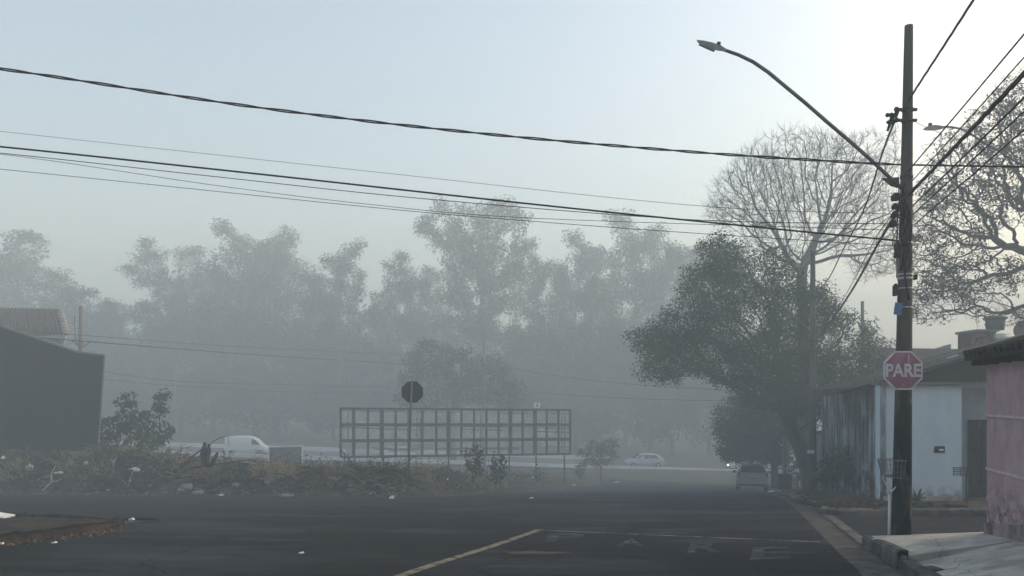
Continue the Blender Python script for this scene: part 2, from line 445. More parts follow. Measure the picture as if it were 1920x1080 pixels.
nt.links.new(sky.outputs[0], bg.inputs['Color']); bg.inputs['Strength'].default_value = .15
sl = bpy.data.lights.new('sun', 'SUN'); sl.energy = 1.0; sl.angle = R(12); sl.color = (1, .70, .38)
so = bpy.data.objects.new('sun', sl); COL.objects.link(so); so.rotation_euler = sv.to_track_quat('Z', 'Y').to_euler(); so.location = (60, 60, 60)
SC.render.engine = 'CYCLES'
SC.cycles.use_denoising = True
SC.cycles.volume_bounces = 3; SC.cycles.max_bounces = 6; SC.cycles.diffuse_bounces = 2; SC.cycles.transparent_max_bounces = 16
SC.cycles.volume_step_rate = 4
vs = SC.view_settings; vs.view_transform = 'Standard'; vs.look = 'None'; vs.gamma = 1; vs.exposure = 1.42
try: vs.use_curve_mapping = False
except Exception: pass

# ---------------------------------------------------------------- haze
HAZE_DENS = .0096
hz = MB().box((10, 115, 12.1), (400, 320, 42.2)).build('haze', 'trim')
hmat = bpy.data.materials.new('morning_haze'); hmat.use_nodes = True
hn = hmat.node_tree; hn.nodes.clear()
out = hn.nodes.new('ShaderNodeOutputMaterial'); pv = hn.nodes.new('ShaderNodeVolumePrincipled')
pv.inputs['Color'].default_value = (.688, .806, .905, 1); pv.inputs['Density'].default_value = HAZE_DENS; pv.inputs['Anisotropy'].default_value = 0
hn.links.new(pv.outputs[0], out.inputs['Volume'])
hz.data.materials.clear(); hz.data.materials.append(hmat); tag(hz, kind='stuff')
hz.display_type = 'WIRE'

# ---------------------------------------------------------------- ground, roads, pavements
U = Vector((.262, 1)).normalized()          # the street's direction on the ground
def kerb_x(d): return 5.1 + .28 * (d - 12.0)
mb = MB()
ys = [-40, -30, -20, -10] + [i for i in range(-5, 100, 1)] + list(range(100, 261, 8))
xs = [-180, -120, -60, -30, 0, 30, 60, 120, 195]
for y in ys:
    for x in xs: mb.v.append((x, y, G(x, y) - .05 - (.25 if 20 < y < 64 and x < -5 else 0)))
nx = len(xs)
for i in range(len(ys) - 1):
    for j in range(nx - 1):
        a = i * nx + j; mb.f.append((a, a + 1, a + 1 + nx, a + nx))
struct(mb, 'ground', 'ground', True)

def sheet(xl, xr, y0, y1, dz, ny=90, nxx=10):
    def fn(u, v):
        y = y0 + (y1 - y0) * v; x = xl(y) * (1 - u) + xr(y) * u; return (x, y, G(x, y) + dz)
    return MB().grid(fn, nxx, ny)
struct(sheet(lambda y: -8.4 + .262 * (y - 7) - .4, lambda y: kerb_x(y) + .02, -15, 70, 0.0, 160), 'road', 'asphalt', True)
# cross street, left and right arms
def cross(x0, x1, half0, half1, dz):
    # axis through (-0.5, 18.9) across the street
    def fn(u, v):
        x = x0 + (x1 - x0) * u; yc = 19.3 - .27 * (x - .5)
        y = yc + half0 + (half1 - half0) * v
        return (x, y, g(y) + dz)
    return MB().grid(fn, 60, 24)
struct(cross(-60, -4.2, -6.0, 7.2, .004), 'side_street', 'asphalt2', True)
mbx = MB()
def fnr(u, v):
    x = 4.9 + 38 * u
    ya = 11.0 + .02 * x; yb = 16.3
    y = ya + (yb - ya) * v
    if u == 0: x = kerb_x(y) - .3
    return (x, y, g(y) + .004)
struct(mbx.grid(fnr, 40, 16), 'side_street_right', 'asphalt2', True)

# vacant lot
mb = MB()
def lotfn(u, v):
    x = -62 + 74 * (1 - (1 - u) ** 1.25); y = 22.5 + (66 - 22.5) * v ** 1.5
    return (x, y, lot_z(x, y))
mb.grid(lotfn, 330, 190)
struct(mb, 'vacant_lot', 'lot', True)

# near left corner of bare earth with a crumbling kerb
cpts = [(-6.15, 13.25), (-6.35, 14.0), (-10.0, 15.1), (-20, 17.9), (-24, 4), (-8.6, 4), (-7.05, 11.0)]
def cz(x, y, h): return g(y) + h + .03 * nz(x * 3, y * 3) 
mb = MB()
top = [Vector((x, y, g(y) + .15)) for x, y in cpts]
mb.grid(lambda u, v: (lambda x, y: (x, y, cz(x, y, .17)))(*( (lambda a, b: (a.x * (1 - u) + b.x * u, a.y * (1 - u) + b.y * u))(Vector((-7.3 + .78 * v - 1.4 * (1 - v), 11.0 * v + 4.0 * (1 - v) + 2.25 * v)), Vector((-24, 4 + 13.9 * v))) )), 60, 50)
struct(mb, 'corner_verge', 'redearth', True)
mb = MB()
edge = [(-8.72, 4), (-8.0, 7), (-7.25, 10.6), (-6.95, 12.0), (-6.52, 13.1), (-6.55, 13.5), (-7.0, 13.9), (-8.4, 14.55), (-10.5, 15.2), (-20, 17.9)]
def densify(e, st=.25):
    o = []
    for (a, b) in zip(e[:-1], e[1:]):
        n = max(1, int(math.dist(a, b) / st))
        for i in range(n): o.append((a[0] + (b[0] - a[0]) * i / n, a[1] + (b[1] - a[1]) * i / n))
    o.append(e[-1]); return o
def kerb_strip(e, wid, h, dz=0.0, rough=.02, sgn=1):
    """a kerb along polyline e, its body to the left of travel (sgn=1) or right"""
    mb = MB(); e = densify(e); o = 0
    for i, (x, y) in enumerate(e):
        a = Vector(e[max(i - 1, 0)]); b = Vector(e[min(i + 1, len(e) - 1)]); t = (b - a).normalized(); n = Vector((-t.y, t.x)) * sgn
        j = rough * nz(x * 2.7, y * 2.7, 4); jz = rough * nz(x * 3.3, y * 3.3, 9)
        z = g(y) + dz
        for (k, hh) in ((0, -.25), (0 + j * .5, h * .75 + jz), (.03 + j, h + jz), (wid, h + jz * .5), (wid, -.25)):
            mb.v.append((x + n.x * k, y + n.y * k, z + hh))
    for i in range(len(e) - 1):
        for k in range(4):
            a = i * 5 + k; mb.f.append((a, a + 1, a + 6, a + 5))
    return mb
struct(kerb_strip(edge, .16, .165, 0, .07), 'corner_kerb', 'redearth')

# near right pavement: upper slab and driveway ramp
A = Vector((4.83, 10.9, -1.889)); B = Vector((4.5, 9.25, -1.845)); Cc = Vector((5.86, 9.3, -1.66)); D = Vector((6.17, 10.42, -1.768))
mb = MB()
A2 = Vector((9.5, 10.3, -1.72)); 
def slab(mb, poly, h):
    low = [Vector((p.x, p.y, p.z - h)) for p in poly]
    return mb.prism(poly, low)
slab(mb, [A, B, Cc, D, A2 + Vector((0, .55, 0))], .45)
struct(mb, 'pavement', 'sidewalk')
mb = MB()
B2 = B - Vector((0, 0, .085)); C2 = Cc - Vector((0, 0, .004))
K1 = Vector((4.20, 7.9, -1.80)); K2 = Vector((3.1, 4.2, -1.58)); W1 = Vector((5.55, 7.9, -1.50)); W2 = Vector((4.60, 4.2, -1.30))
def ramp(u, v):
    if v < .5:
        a, b, c, d = B2 + Vector((.05, -.004, 0)), C2 + Vector((0, -.004, 0)), K1, W1; t = v * 2
    else:
        a, b, c, d = K1, W1, K2, W2; t = (v - .5) * 2
    l = a.lerp(c, t); r = b.lerp(d, t); p = l.lerp(r, u); return p
mb.grid(ramp, 8, 16)
struct(mb, 'driveway_ramp', 'sidewalk', True)
mb = MB().grid(lambda u, v: Vector((4.9, 9.3, -1.5)).lerp(Vector((4.0, 4.2, -1.2)), v).lerp(Vector((9, 9.3 - 5 * v, -1.6)), u) - Vector((0, 0, .5)), 3, 3)
# kerb of the near pavement
struct(kerb_strip([(4.78, 10.93), (4.62, 10.0), (4.44, 9.22)], .12, .165, 0, .03, 1), 'kerb_stone', 'kerb')
struct(kerb_strip([(4.44, 9.2), (4.12, 7.9), (3.05, 4.2), (1.5, -2)], .14, .075, 0, .02, 1), 'ramp_kerb', 'kerb')
struct(MB().box((4.44, 8.45, -1.85), (.16, .2, .10), .2), 'drain_block', 'kerb')
# gutter strip along the whole right side, across the side street too
mb = MB()
struct(MB().grid(lambda u, v: (lambda y: (kerb_x(y) - .42 + .42 * u + .03 * nz(y * 1.3, u * 3), y, g(y) + .008))(4 + 62 * v), 3, 180), 'gutter', 'gutter', True)
struct(kerb_strip([(kerb_x(y), y) for y in (15.9, 16.4, 18, 22, 28, 36, 44, 52, 62)], .14, .14, 0, .06, -1), 'far_kerb', 'kerb')
struct(kerb_strip([(kerb_x(11.1) - .02, 11.05), (kerb_x(15.9) - .02, 15.9)], .16, .035, 0, .03, -1), 'gutter_lip', 'kerb')
struct(kerb_strip([(kerb_x(15.9), 15.9), (12, 15.75), (30, 15.5)], .15, .14, 0, .05, 1), 'side_kerb', 'kerb')
# far right pavement (bare earth and broken paving)
def fpr(u, v):
    y = 15.95 + (62 - 15.95) * v; x0 = kerb_x(y) + .1; x = x0 + (4 if y > 19 else 25) * u
    return (x, y, g(y) + .135 + .03 * nz(x * 2, y * 2) + .02 * nz(x * 5, y * 5))
struct(MB().grid(fpr, 20, 160), 'far_pavement', 'redearth', True)

# markings
def ground_quad(pts, n=24, dz=.006):
    a, b, c, d = [Vector(p) for p in pts]
    def fn(u, v):
        p = a.lerp(b, u).lerp(d.lerp(c, u), v); return (p.x, p.y, g(p.y) + dz)
    return MB().grid(fn, n, 3)
def on_road(px, py):
    d = 4.0
    while d < 60:
        p = P(px, py, d)
        if p.z <= g(d): return Vector((p.x, p.y))
        d += .01
def line(p0, p1, wid, mat, name, ext=0.0):
    a, b = on_road(*p0), on_road(*p1); t = (b - a).normalized(); n = Vector((-t.y, t.x)) * wid / 2
    b = b + t * ext
    return struct(ground_quad([a - n, b - n, b + n, a + n], 60), name, mat)
line((1012, 993.5), (752, 1080), .13, 'yellow', 'yellow_line', 4.5)
line((1000, 994), (1592, 1019), .075, 'white_line', 'stop_line')
def text_mesh(body, offset=0.0):
    cu = bpy.data.curves.new('lettering', 'FONT'); cu.body = body; cu.size = 1; cu.offset = offset; cu.align_x = 'CENTER'; cu.align_y = 'CENTER'
    o = bpy.data.objects.new('tmp_text', cu); COL.objects.link(o)
    dg = bpy.context.evaluated_depsgraph_get()
    me = bpy.data.meshes.new_from_object(o.evaluated_get(dg))
    v = [tuple(p.co) for p in me.vertices]; f = [tuple(p.vertices) for p in me.polygons]
    bpy.data.objects.remove(o); return v, f
for ch, (x0, x1), (yt, yb) in (('P', (1018, 1096), (1002, 1017)), ('A', (1150, 1206), (1012, 1026)), ('R', (1285, 1350), (1018, 1037)), ('E', (1402, 1482), (1027, 1050))):
    v, f = text_mesh(ch, .02)
    xa = min(p[0] for p in v); xb = max(p[0] for p in v); ya = min(p[1] for p in v); yb2 = max(p[1] for p in v)
    bl, br, tl = on_road(x0 + 4, yb), on_road(x1, yb - 2), on_road(x0 + 10, yt)
    mb = MB()
    vv = []
    for (a, b, _) in v:
        p = bl + (br - bl) * ((a - xa) / (xb - xa)) + (tl - bl) * ((b - ya) / (yb2 - ya)); vv.append((p.x, p.y, g(p.y) + .007))
    mb.add(vv, f); struct(mb, 'road_letter', 'letters')
c = on_road(1000, 1037)
struct(MB().add([(c.x, c.y, g(c.y) + .0065)] + [(c.x + .42 * (1 + .25 * math.sin(3 * a + 1)) * math.cos(a), c.y + .16 * (1 + .2 * math.sin(5 * a)) * math.sin(a), g(c.y + .16 * math.sin(a)) + .0065) for a in [i * math.pi / 12 for i in range(24)]], [(0, 1 + i, 1 + (i + 1) % 24) for i in range(24)]), 'sand_stain', 'sand')

# ---------------------------------------------------------------- highway at the foot of the slope
HA, HB = Vector((-95, 61.8)), Vector((70, 78.3))    # pale kerb line
hd = (HB - HA).normalized(); hnv = Vector((-hd.y, hd.x))
if hnv.y < 0: hnv = -hnv
def hstrip(o0, o1, dz, n=60, ext=0):
    return MB().grid(lambda u, v: (lambda p: (p.x, p.y, g(72) + dz - .1 * 0))(HA + (HB - HA) * u + hnv * (o0 + (o1 - o0) * v)), n, 2)
def hy(p): return g(p.y)
def hstrip2(o0, o1, dz, n=80):
    def fn(u, v):
        p = HA + (HB - HA) * u + hnv * (o0 + (o1 - o0) * v); return (p.x, p.y, G(p.x, p.y) + dz)
    return MB().grid(fn, n, 2)
struct(hstrip2(-4, .0, .02), 'service_road', 'asphalt', True)
struct(hstrip2(.6, 14, .03), 'highway', 'highway', True)
struct(hstrip2(14, 40, .04), 'far_verge', 'grass_far', True)
mb = MB()
for i in range(40):
    a = HA + (HB - HA) * (i / 40); b = HA + (HB - HA) * ((i + 1) / 40)
    mb.bar((a.x, a.y, G(a.x, a.y) + .14), (b.x, b.y, G(b.x, b.y) + .14), .3, .36)
struct(mb, 'highway_kerb', 'barrier')
mb = MB()
for i in range(0, 26):
    a = HA + (HB - HA) * (i / 40) + hnv * 13; b = HA + (HB - HA) * ((i + 1) / 40) + hnv * 13
    mb.bar((a.x, a.y, G(a.x, a.y) + .22), (b.x, b.y, G(b.x, b.y) + .22), .3, .4)
struct(mb, 'far_highway_kerb', 'barrier')

# ---------------------------------------------------------------- trees
def colonize(attr, roots, step, kill, infl, maxit, trop=(0, 0, 0), jit=.15, seed=1):
    rng = np.random.default_rng(seed)
    nodes = [np.array(r, float) for r in roots]; par = [-1] + list(range(len(roots) - 1)); nch = [0] * len(roots)
    attr = np.array(attr, float)
    A_ = attr; na = np.array(nodes)
    dd = np.linalg.norm(A_[:, None] - na[None], axis=2); ci = dd.argmin(1); cd = dd.min(1)
    trop = np.array(trop, float)
    for it in range(maxit):
        act = cd < infl
        if not act.any():
            if len(A_) == 0: break
            act = cd <= cd.min() * 1.15
        idx = ci[act]
        if len(idx) == 0: break
        v = A_[act] - np.array([nodes[i] for i in idx])
        v /= np.linalg.norm(v, axis=1)[:, None] + 1e-9
        u, inv = np.unique(idx, return_inverse=True)
        s = np.zeros((len(u), 3)); np.add.at(s, inv, v)
        new = []
        for k, i in enumerate(u):
            if nch[i] >= 3: continue
            d = s[k]; L = np.linalg.norm(d)
            if L < 1e-6: d = rng.normal(size=3); L = np.linalg.norm(d)
            d = d / L + trop + rng.normal(size=3) * jit; d /= np.linalg.norm(d)
            nodes.append(nodes[i] + d * step); par.append(int(i)); nch[i] += 1; nch.append(0); new.append(len(nodes) - 1)
        if not new:
            keep = ~act; A_ = A_[keep]; cd = cd[keep]; ci = ci[keep]
            if len(A_) == 0: break
            continue
        nn = np.array([nodes[i] for i in new])
        d2 = np.linalg.norm(A_[:, None] - nn[None], axis=2); m = d2.min(1); am = d2.argmin(1)
        up = m < cd; cd = np.where(up, m, cd); ci = np.where(up, np.array(new)[am], ci)
        keep = cd > kill; A_ = A_[keep]; cd = cd[keep]; ci = ci[keep]
        if len(A_) == 0 or len(nodes) > 12000: break
    return np.array(nodes), par

def skeleton_mesh(nodes, par, r0, p=2.3, rmax=None, twig=None, rng=None, n_big=7, n_small=3):
    n = len(nodes); r = np.zeros(n); ch = [[] for _ in range(n)]
    for i in range(1, n): ch[par[i]].append(i)
    for i in range(n - 1, -1, -1):
        r[i] = r0 if not ch[i] else sum(r[c] ** p for c in ch[i]) ** (1 / p)
    if rmax and r[0] > 0:
        e = math.log(rmax / r0) / max(1e-6, math.log(r[0] / r0)) if r[0] > r0 else 1
        r = r0 * (r / r0) ** e
    mb = MB(); stack = [(0, -1)]
    while stack:
        i, pr = stack.pop(); chain = ([pr] if pr >= 0 else []) + [i]; c = i
        while ch[c]:
            k = max(ch[c], key=lambda q: r[q])
            for q in ch[c]:
                if q != k: stack.append((q, c))
            chain.append(k); c = k
        rad = [r[q] for q in chain]
        if pr >= 0: rad[0] = min(rad[0], rad[1] * 1.25)
        mb.tube([nodes[q] for q in chain], rad, n_big if max(rad) > .06 else (4 if max(rad) > .025 else n_small), cap=False)
    tips = [i for i in range(n) if not ch[i]]
    if twig:
        cnt, L, tr, upb = twig
        for i in [q for q in range(n) if r[q] < r0 * 1.9]:
            for _ in range(cnt):
                d = Vector(nodes[i] - nodes[par[i]]).normalized() + Vector((rng.gauss(0, .6), rng.gauss(0, .6), rng.gauss(upb, .5)))
                d.normalize(); a = Vector(nodes[i]); l = L * rng.uniform(.5, 1.2)
                m_ = a + d * l * .5 + Vector((rng.gauss(0, .06), rng.gauss(0, .06), rng.gauss(0, .06))) * l
                mb.tube([a, m_, a + d * l + Vector((0, 0, .1 * l))], [tr, tr * .8, tr * .4], 3, cap=False)
    return mb, r, tips

def leaf_quad(mb, p, L, W, rng, droop=0.0):
    t = Vector((rng.gauss(0, 1), rng.gauss(0, 1), rng.gauss(-droop, .7))).normalized()
    s = t.cross(Vector((rng.gauss(0, 1), rng.gauss(0, 1), rng.gauss(0, 1)))).normalized() * W / 2
    o = len(mb.v); q = p + t * L * .5
    mb.v += [tuple(p), tuple(q + s), tuple(p + t * L), tuple(q - s)]; mb.f.append((o, o + 1, o + 2, o + 3))

def ell_points(ells, n, rng):
    """random points inside a union of ellipsoids (centre, radii, weight)"""
    out = []; wts = [e[2] for e in ells]
    for _ in range(n):
        c, rr, _w = rng.choices(ells, wts)[0]
        while True:
            v = Vector((rng.uniform(-1, 1), rng.uniform(-1, 1), rng.uniform(-1, 1)))
            if v.length <= 1: break
        if v.length > 0: v = v * (v.length ** -.25)
        out.append((c[0] + v.x * rr[0], c[1] + v.y * rr[1], c[2] + v.z * rr[2]))
    return out
def px_ell(px, py, d, wx, wy, dep, wt=1.0):
    c = P(px, py, d); return (c, (wx / F * d, dep, wy / F * d), wt)

def make_tree(name, base, roots, ells, nattr, step, kill, infl, r0, rmax, bark, leaf, leafn, lsize, label, cat, seed=1, trop=(0, 0, 0), jit=.15,
              twig=None, lfrac=1.0, spread=.3, droop=0.0, lmax=2.0, group=None, clump=None, maxit=160, fill=None):
    rng = random.Random(seed)
    at = ell_points(ells, nattr, rng)
    nodes, par = colonize(at, roots, step, kill, infl, maxit, trop, jit, seed)
    root = empty(name, base, label, cat, group)
    mb, r, tips = skeleton_mesh(nodes, par, r0, rmax=rmax, twig=twig, rng=rng)
    mb.build('trunk', bark, root, smooth=True)
    if leaf:
        lm = MB(); cand = [i for i in range(len(nodes)) if r[i] < r0 * lmax and i > 3]
        for i in cand:
            p0 = Vector(nodes[i])
            if clump is not None and nz(p0.x * clump[0], p0.y * clump[0], p0.z * clump[0]) < clump[1]: continue
            if rng.random() > lfrac: continue
            for _ in range(leafn):
                q = Vector((rng.gauss(0, 1), rng.gauss(0, 1), rng.gauss(0, .8))); q = q * (min(1.0, 1.5 / max(q.length, .01))) * spread
                p = p0 + q
                leaf_quad(lm, p, lsize * rng.uniform(.6, 1.3), lsize * .45 * rng.uniform(.7, 1.2), rng, droop)
        if fill:
            fe, nc, nl, fr = fill
            for c in ell_points(fe, nc, rng):
                c = Vector(c); k = rng.uniform(.6, 1.3)
                for _ in range(int(nl * k)):
                    q = Vector((rng.gauss(0, 1), rng.gauss(0, 1), rng.gauss(0, .6))); q = q * (min(1.0, 1.4 / max(q.length, .01))) * fr * k
                    leaf_quad(lm, c + q, lsize * rng.uniform(.6, 1.3), lsize * .45 * rng.uniform(.7, 1.2), rng, droop)
        lm.build('crown', leaf, root)
    return root

# eucalyptus far beyond the highway: four grown shapes, copied with other turns and sizes
def euc(seed, H, W, cb, n=240, tall=False):
    rng = random.Random(seed)
    ells = []
    k = 9 if tall else 7
    for i in range(k):
        t = i / (k - 1); z = H * (cb + (1 - cb) * (t * .9 + .06)); rr = W * (.55 + .5 * math.sin(math.pi * min(1, t * .8 + .15))) * rng.uniform(.6, .95) * .5
        a = rng.uniform(0, 6.28); off = W * .28 * rng.uniform(.3, 1)
        ells.append(((off * math.cos(a), off * math.sin(a), z), (rr, rr, rr * rng.uniform(.55, .9)), rr))
    roots = [(0.15 * math.sin(i), .1 * i * .2, H * cb * i / 8) for i in range(9)]
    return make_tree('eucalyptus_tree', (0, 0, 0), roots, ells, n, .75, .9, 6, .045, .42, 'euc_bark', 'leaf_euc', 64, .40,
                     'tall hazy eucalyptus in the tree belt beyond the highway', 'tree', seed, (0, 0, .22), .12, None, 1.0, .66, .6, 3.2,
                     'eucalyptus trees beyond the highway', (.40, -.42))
protos = [euc(11, 30, 10, .35), euc(12, 30, 12, .30, 280), euc(13, 30, 8.5, .42, 220), euc(14, 30, 13, .45, 330, True)]
ET = [ # px of stem, py of top, d, width px, variant, label
 (25, 440, 112, 210, 1, 'broad hazy eucalyptus farthest left, above the clay tiled roof'),
 (118, 505, 100, 150, 0, 'rounded hazy eucalyptus behind the grey pole near the left edge'),
 (205, 565, 108, 100, 1, 'low hazy eucalyptus filling the dip in the tree belt near the left edge'),
 (293, 458, 110, 110, 2, 'slim pointed hazy eucalyptus right of the dip in the tree belt'),
 (372, 470, 118, 150, 1, 'hazy eucalyptus shoulder just left of the highest crown over the van'),
 (428, 412, 110, 150, 0, 'high hazy eucalyptus standing over the white van, highest in the left half'),
 (500, 450, 122, 120, 2, 'hazy eucalyptus set back between two higher crowns over the grey board'),
 (540, 432, 112, 115, 0, 'round topped hazy eucalyptus above the grey framed board'),
 (652, 452, 110, 120, 0, 'hazy eucalyptus with a full crown above the left end of the billboard frame'),
 (598, 520, 104, 110, 1, 'shorter hazy eucalyptus between two full crowns left of the billboard frame'),
 (738, 486, 108, 100, 2, 'thin hazy eucalyptus straight above the black octagonal sign'),
 (795, 500, 116, 130, 1, 'hazy eucalyptus in the gap just left of the tallest open crowned one'),
 (903, 383, 104, 190, 3, 'tallest open crowned eucalyptus with a pale bare stem, middle of the belt'),
 (1008, 455, 108, 130, 1, 'dense hazy eucalyptus just right of the tallest open crowned one'),
 (1078, 430, 116, 120, 0, 'hazy eucalyptus of middle height in the right part of the belt'),
 (1175, 395, 114, 150, 0, 'high hazy eucalyptus left of the leafy street tree'),
 (1120, 520, 104, 130, 1, 'shorter hazy eucalyptus filling the belt over the small sapling'),
 (1255, 425, 112, 150, 1, 'hazy eucalyptus half hidden by the left side of the leafy street tree'),
 (1345, 455, 116, 150, 0, 'hazy eucalyptus seen behind the leafy street tree and the bare tree'),
]
for i, (px, py, d, wpx, var, lab) in enumerate(ET):
    src = protos[var]
    first = not src.get('_used')
    t = src if first else copy_tree(src)
    src['_used'] = 1
    b = P(px, 0, d); zt = P(px, py, d).z; zb = G(b.x, d) - .1
    base_w = (10, 12, 8.5, 13)[var] * 1.05
    sw = 1.12 * wpx / F * d / base_w; sz = (zt - zb) / 30.5
    t.location = (b.x, d, zb); t.scale = (sw, sw, sz); t.rotation_euler = (0, 0, 1.3 * i if i != 12 else .4); t['label'] = lab
for p_ in protos:
    for o in list(bpy.data.objects):
        if '_used' in o.keys(): del o['_used']

# understorey trees in front of the eucalyptus
def bushy(name, label, cat, seed, H, W, leaf, ls, n=150, group=None, ln=12, step=.5, bark='bark_mid'):
    rng = random.Random(seed); ells = []
    for i in range(9):
        a = rng.uniform(0, 6.28); q = rng.uniform(.1, .33) * W
        ells.append(((q * math.cos(a), q * math.sin(a), H * rng.uniform(.3, .8)), (W * .24, W * .24, H * .2), 1))
    roots = [(0, 0, H * .2 * i / 3) for i in range(4)]
    return make_tree(name, (0, 0, 0), roots, ells, n, step, step * 1.2, 5, .03, .16 * H / 8, bark, leaf, ln, ls, label, cat, seed, (0, 0, .1), .15, None, 1, ls * 2.0, .3, 3.4, group)
bp = [bushy('understorey_tree', 'x', 'tree', 31, 13, 13, 'leaf_mid', .36, 230, 'understorey trees along the highway', 70, .8),
      bushy('understorey_tree', 'x', 'tree', 32, 13, 15, 'leaf_dark', .36, 250, 'understorey trees along the highway', 70, .8)]
UT = [(60, 610, 104, 190, 0), (180, 640, 100, 150, 1), (290, 585, 100, 190, 0), (400, 560, 103, 220, 1), (520, 575, 101, 220, 0), (625, 600, 100, 170, 1), (715, 640, 98, 150, 0),
      (1000, 600, 100, 200, 1), (1110, 590, 101, 200, 0), (1220, 600, 100, 220, 1), (1330, 620, 97, 200, 0), (480, 680, 97, 230, 1), (1080, 690, 96, 220, 0), (1260, 700, 94, 230, 1), (340, 690, 98, 210, 0), (200, 720, 99, 190, 0), (640, 705, 97, 200, 1), (810, 690, 97, 200, 0), (950, 700, 97, 180, 1)]
used = [False, False]
where = ['at the far left edge', 'behind the grey pole at the left', 'left of the white van', 'over the white van', 'over the grey framed board', 'left of the billboard frame',
         'above the left end of the billboard frame', 'right of the tall pale stem', 'above the right end of the billboard frame', 'beside the leafy street tree', 'behind the leafy street tree',
         'lower one over the grey framed board', 'lower one above the small sapling', 'lower one under the leafy street tree', 'low one over the thin lamp post at left', 'low one above the broad leaved shrub', 'low one behind the left end of the billboard frame', 'low one straight behind the black sign', 'low one behind the far concrete pole']
for i, (px, py, d, wpx, var) in enumerate(UT):
    t = bp[var] if not used[var] else copy_tree(bp[var]); used[var] = True
    zb = G(P(px, 0, d).x, d) - .1; zt = P(px, py, d).z
    t.location = (P(px, 0, d).x, d, zb); sw = wpx / F * d / 12.5; t.scale = (sw, sw, (zt - zb) / 12.6); t.rotation_euler = (0, 0, 2.1 * i)
    t['label'] = 'hazy bushy tree ' + where[i] + ', under the eucalyptus'

mb = MB(); rng = random.Random(88)
for i in range(26000):
    x = rng.uniform(-110, 48); k = i % 2; y = 132 + 14 * rng.random(); h = (18.5 + 6 * nz(x * .07, 3) + 3.5 * nz(x * .3, 9)) * rng.random() ** .7
    leaf_quad(mb, Vector((x, y, G(x, y) + h)), rng.uniform(.9, 1.7), rng.uniform(.6, 1.0), rng, .2)
tag(mb.build('far_wood', 'leaf_mid'), kind='stuff')
# dark rounded tree behind the billboard frame
d = 72; b = P(850, 0, d)
make_tree('roadside_tree', (b.x, d, g(d)), [(b.x, d, g(d) + i * .7) for i in range(5)],
          [px_ell(775, 690, d, 32, 42, 1.8), px_ell(845, 715, d, 72, 62, 3.2, 3), px_ell(915, 715, d, 48, 52, 2.6, 2), px_ell(955, 740, d, 28, 34, 1.6), px_ell(800, 660, d, 26, 26, 1.4), px_ell(850, 680, d, 44, 36, 2), px_ell(770, 735, d, 30, 40, 1.6)],
          460, .5, .6, 4, .025, .3, 'bark', 'leaf_dark', 34, .32, 'dark rounded tree rising behind the empty billboard frame', 'tree', 5, (0, 0, .1), .15, None, 1, .38, .3, 3)

# big leafy street tree
d = 33.0; b = P(1518, 0, d); zb = g(d) + .1
kx = [(1518, 915), (1512, 880), (1502, 845), (1488, 812), (1476, 785), (1468, 762)]
roots = [tuple(P(x, y, d)) for x, y in kx]
make_tree('street_tree', (b.x, d, zb), roots,
          [px_ell(1350, 470, d, 38, 36, 1.4, .6), px_ell(1330, 535, d, 62, 48, 2.0, 1.1), px_ell(1420, 520, d, 80, 60, 2.4, 1.5), px_ell(1300, 610, d, 78, 50, 2.2, 1.3), px_ell(1235, 640, d, 56, 24, 1.5, .7),
           px_ell(1265, 685, d, 75, 36, 2.0, 1.2), px_ell(1390, 620, d, 95, 62, 3.0, 1.9), px_ell(1490, 590, d, 85, 70, 3, 1.6), px_ell(1400, 690, d, 90, 45, 2.8, 1.6), px_ell(1560, 650, d, 75, 70, 2.8, 2.0), px_ell(1500, 700, d, 85, 50, 2.8, 1.9), px_ell(1570, 720, d, 55, 45, 2.2, 1.2), px_ell(1440, 745, d, 60, 30, 2, .9), px_ell(1520, 750, d, 60, 34, 2.2, .8), px_ell(1630, 690, d, 45, 36, 1.8, .5), px_ell(1205, 625, d, 30, 12, .8, .18)],
          2600, .24, .28, 2.4, .008, .30, 'bark', 'leaf_big', 34, .13, 'spreading leafy street tree leaning over the parked silver hatchback', 'tree', 7, (0, 0, .05), .22, None, .97, .24, .5, 3.0, None, (.62, -.34), 160,
          ([px_ell(1450, 690, d, 110, 52, 2.4, 2.4), px_ell(1545, 670, d, 75, 70, 2.4, 1.8), px_ell(1400, 610, d, 90, 60, 2.4, 1.2), px_ell(1480, 750, d, 70, 36, 2, 1.1), px_ell(1340, 660, d, 80, 40, 2, .9), px_ell(1270, 640, d, 70, 34, 1.6, .5), px_ell(1350, 500, d, 50, 50, 1.5, .4), px_ell(1480, 580, d, 80, 60, 2.2, .8), px_ell(1570, 745, d, 45, 40, 1.6, .5)], 270, 46, .28))
# second, denser tree hanging low behind it
d = 44.0; b = P(1450, 0, d)
make_tree('dense_tree', (b.x, d, g(d) + .1), [tuple(P(1452, 915 - i * 18, d)) for i in range(6)],
          [px_ell(1400, 790, d, 56, 55, 2, 2), px_ell(1370, 830, d, 28, 35, 1.2, .8), px_ell(1440, 790, d, 45, 60, 2, 1.5), px_ell(1405, 845, d, 55, 22, 1.6, 1), px_ell(1475, 770, d, 40, 60, 1.8, 1), px_ell(1455, 850, d, 35, 26, 1.4, .8)],
          900, .28, .30, 3, .010, .2, 'bark', 'leaf_dark', 36, .17, 'dense low hanging tree just beyond the parked silver hatchback', 'tree', 8, (0, 0, .05), .2, None, 1, .26, .4, 3.2, None, None, 160, ([px_ell(1400, 795, d, 62, 62, 2, 2), px_ell(1440, 790, d, 45, 60, 2, 1), px_ell(1405, 845, d, 60, 26, 1.6, .8)], 150, 46, .34))
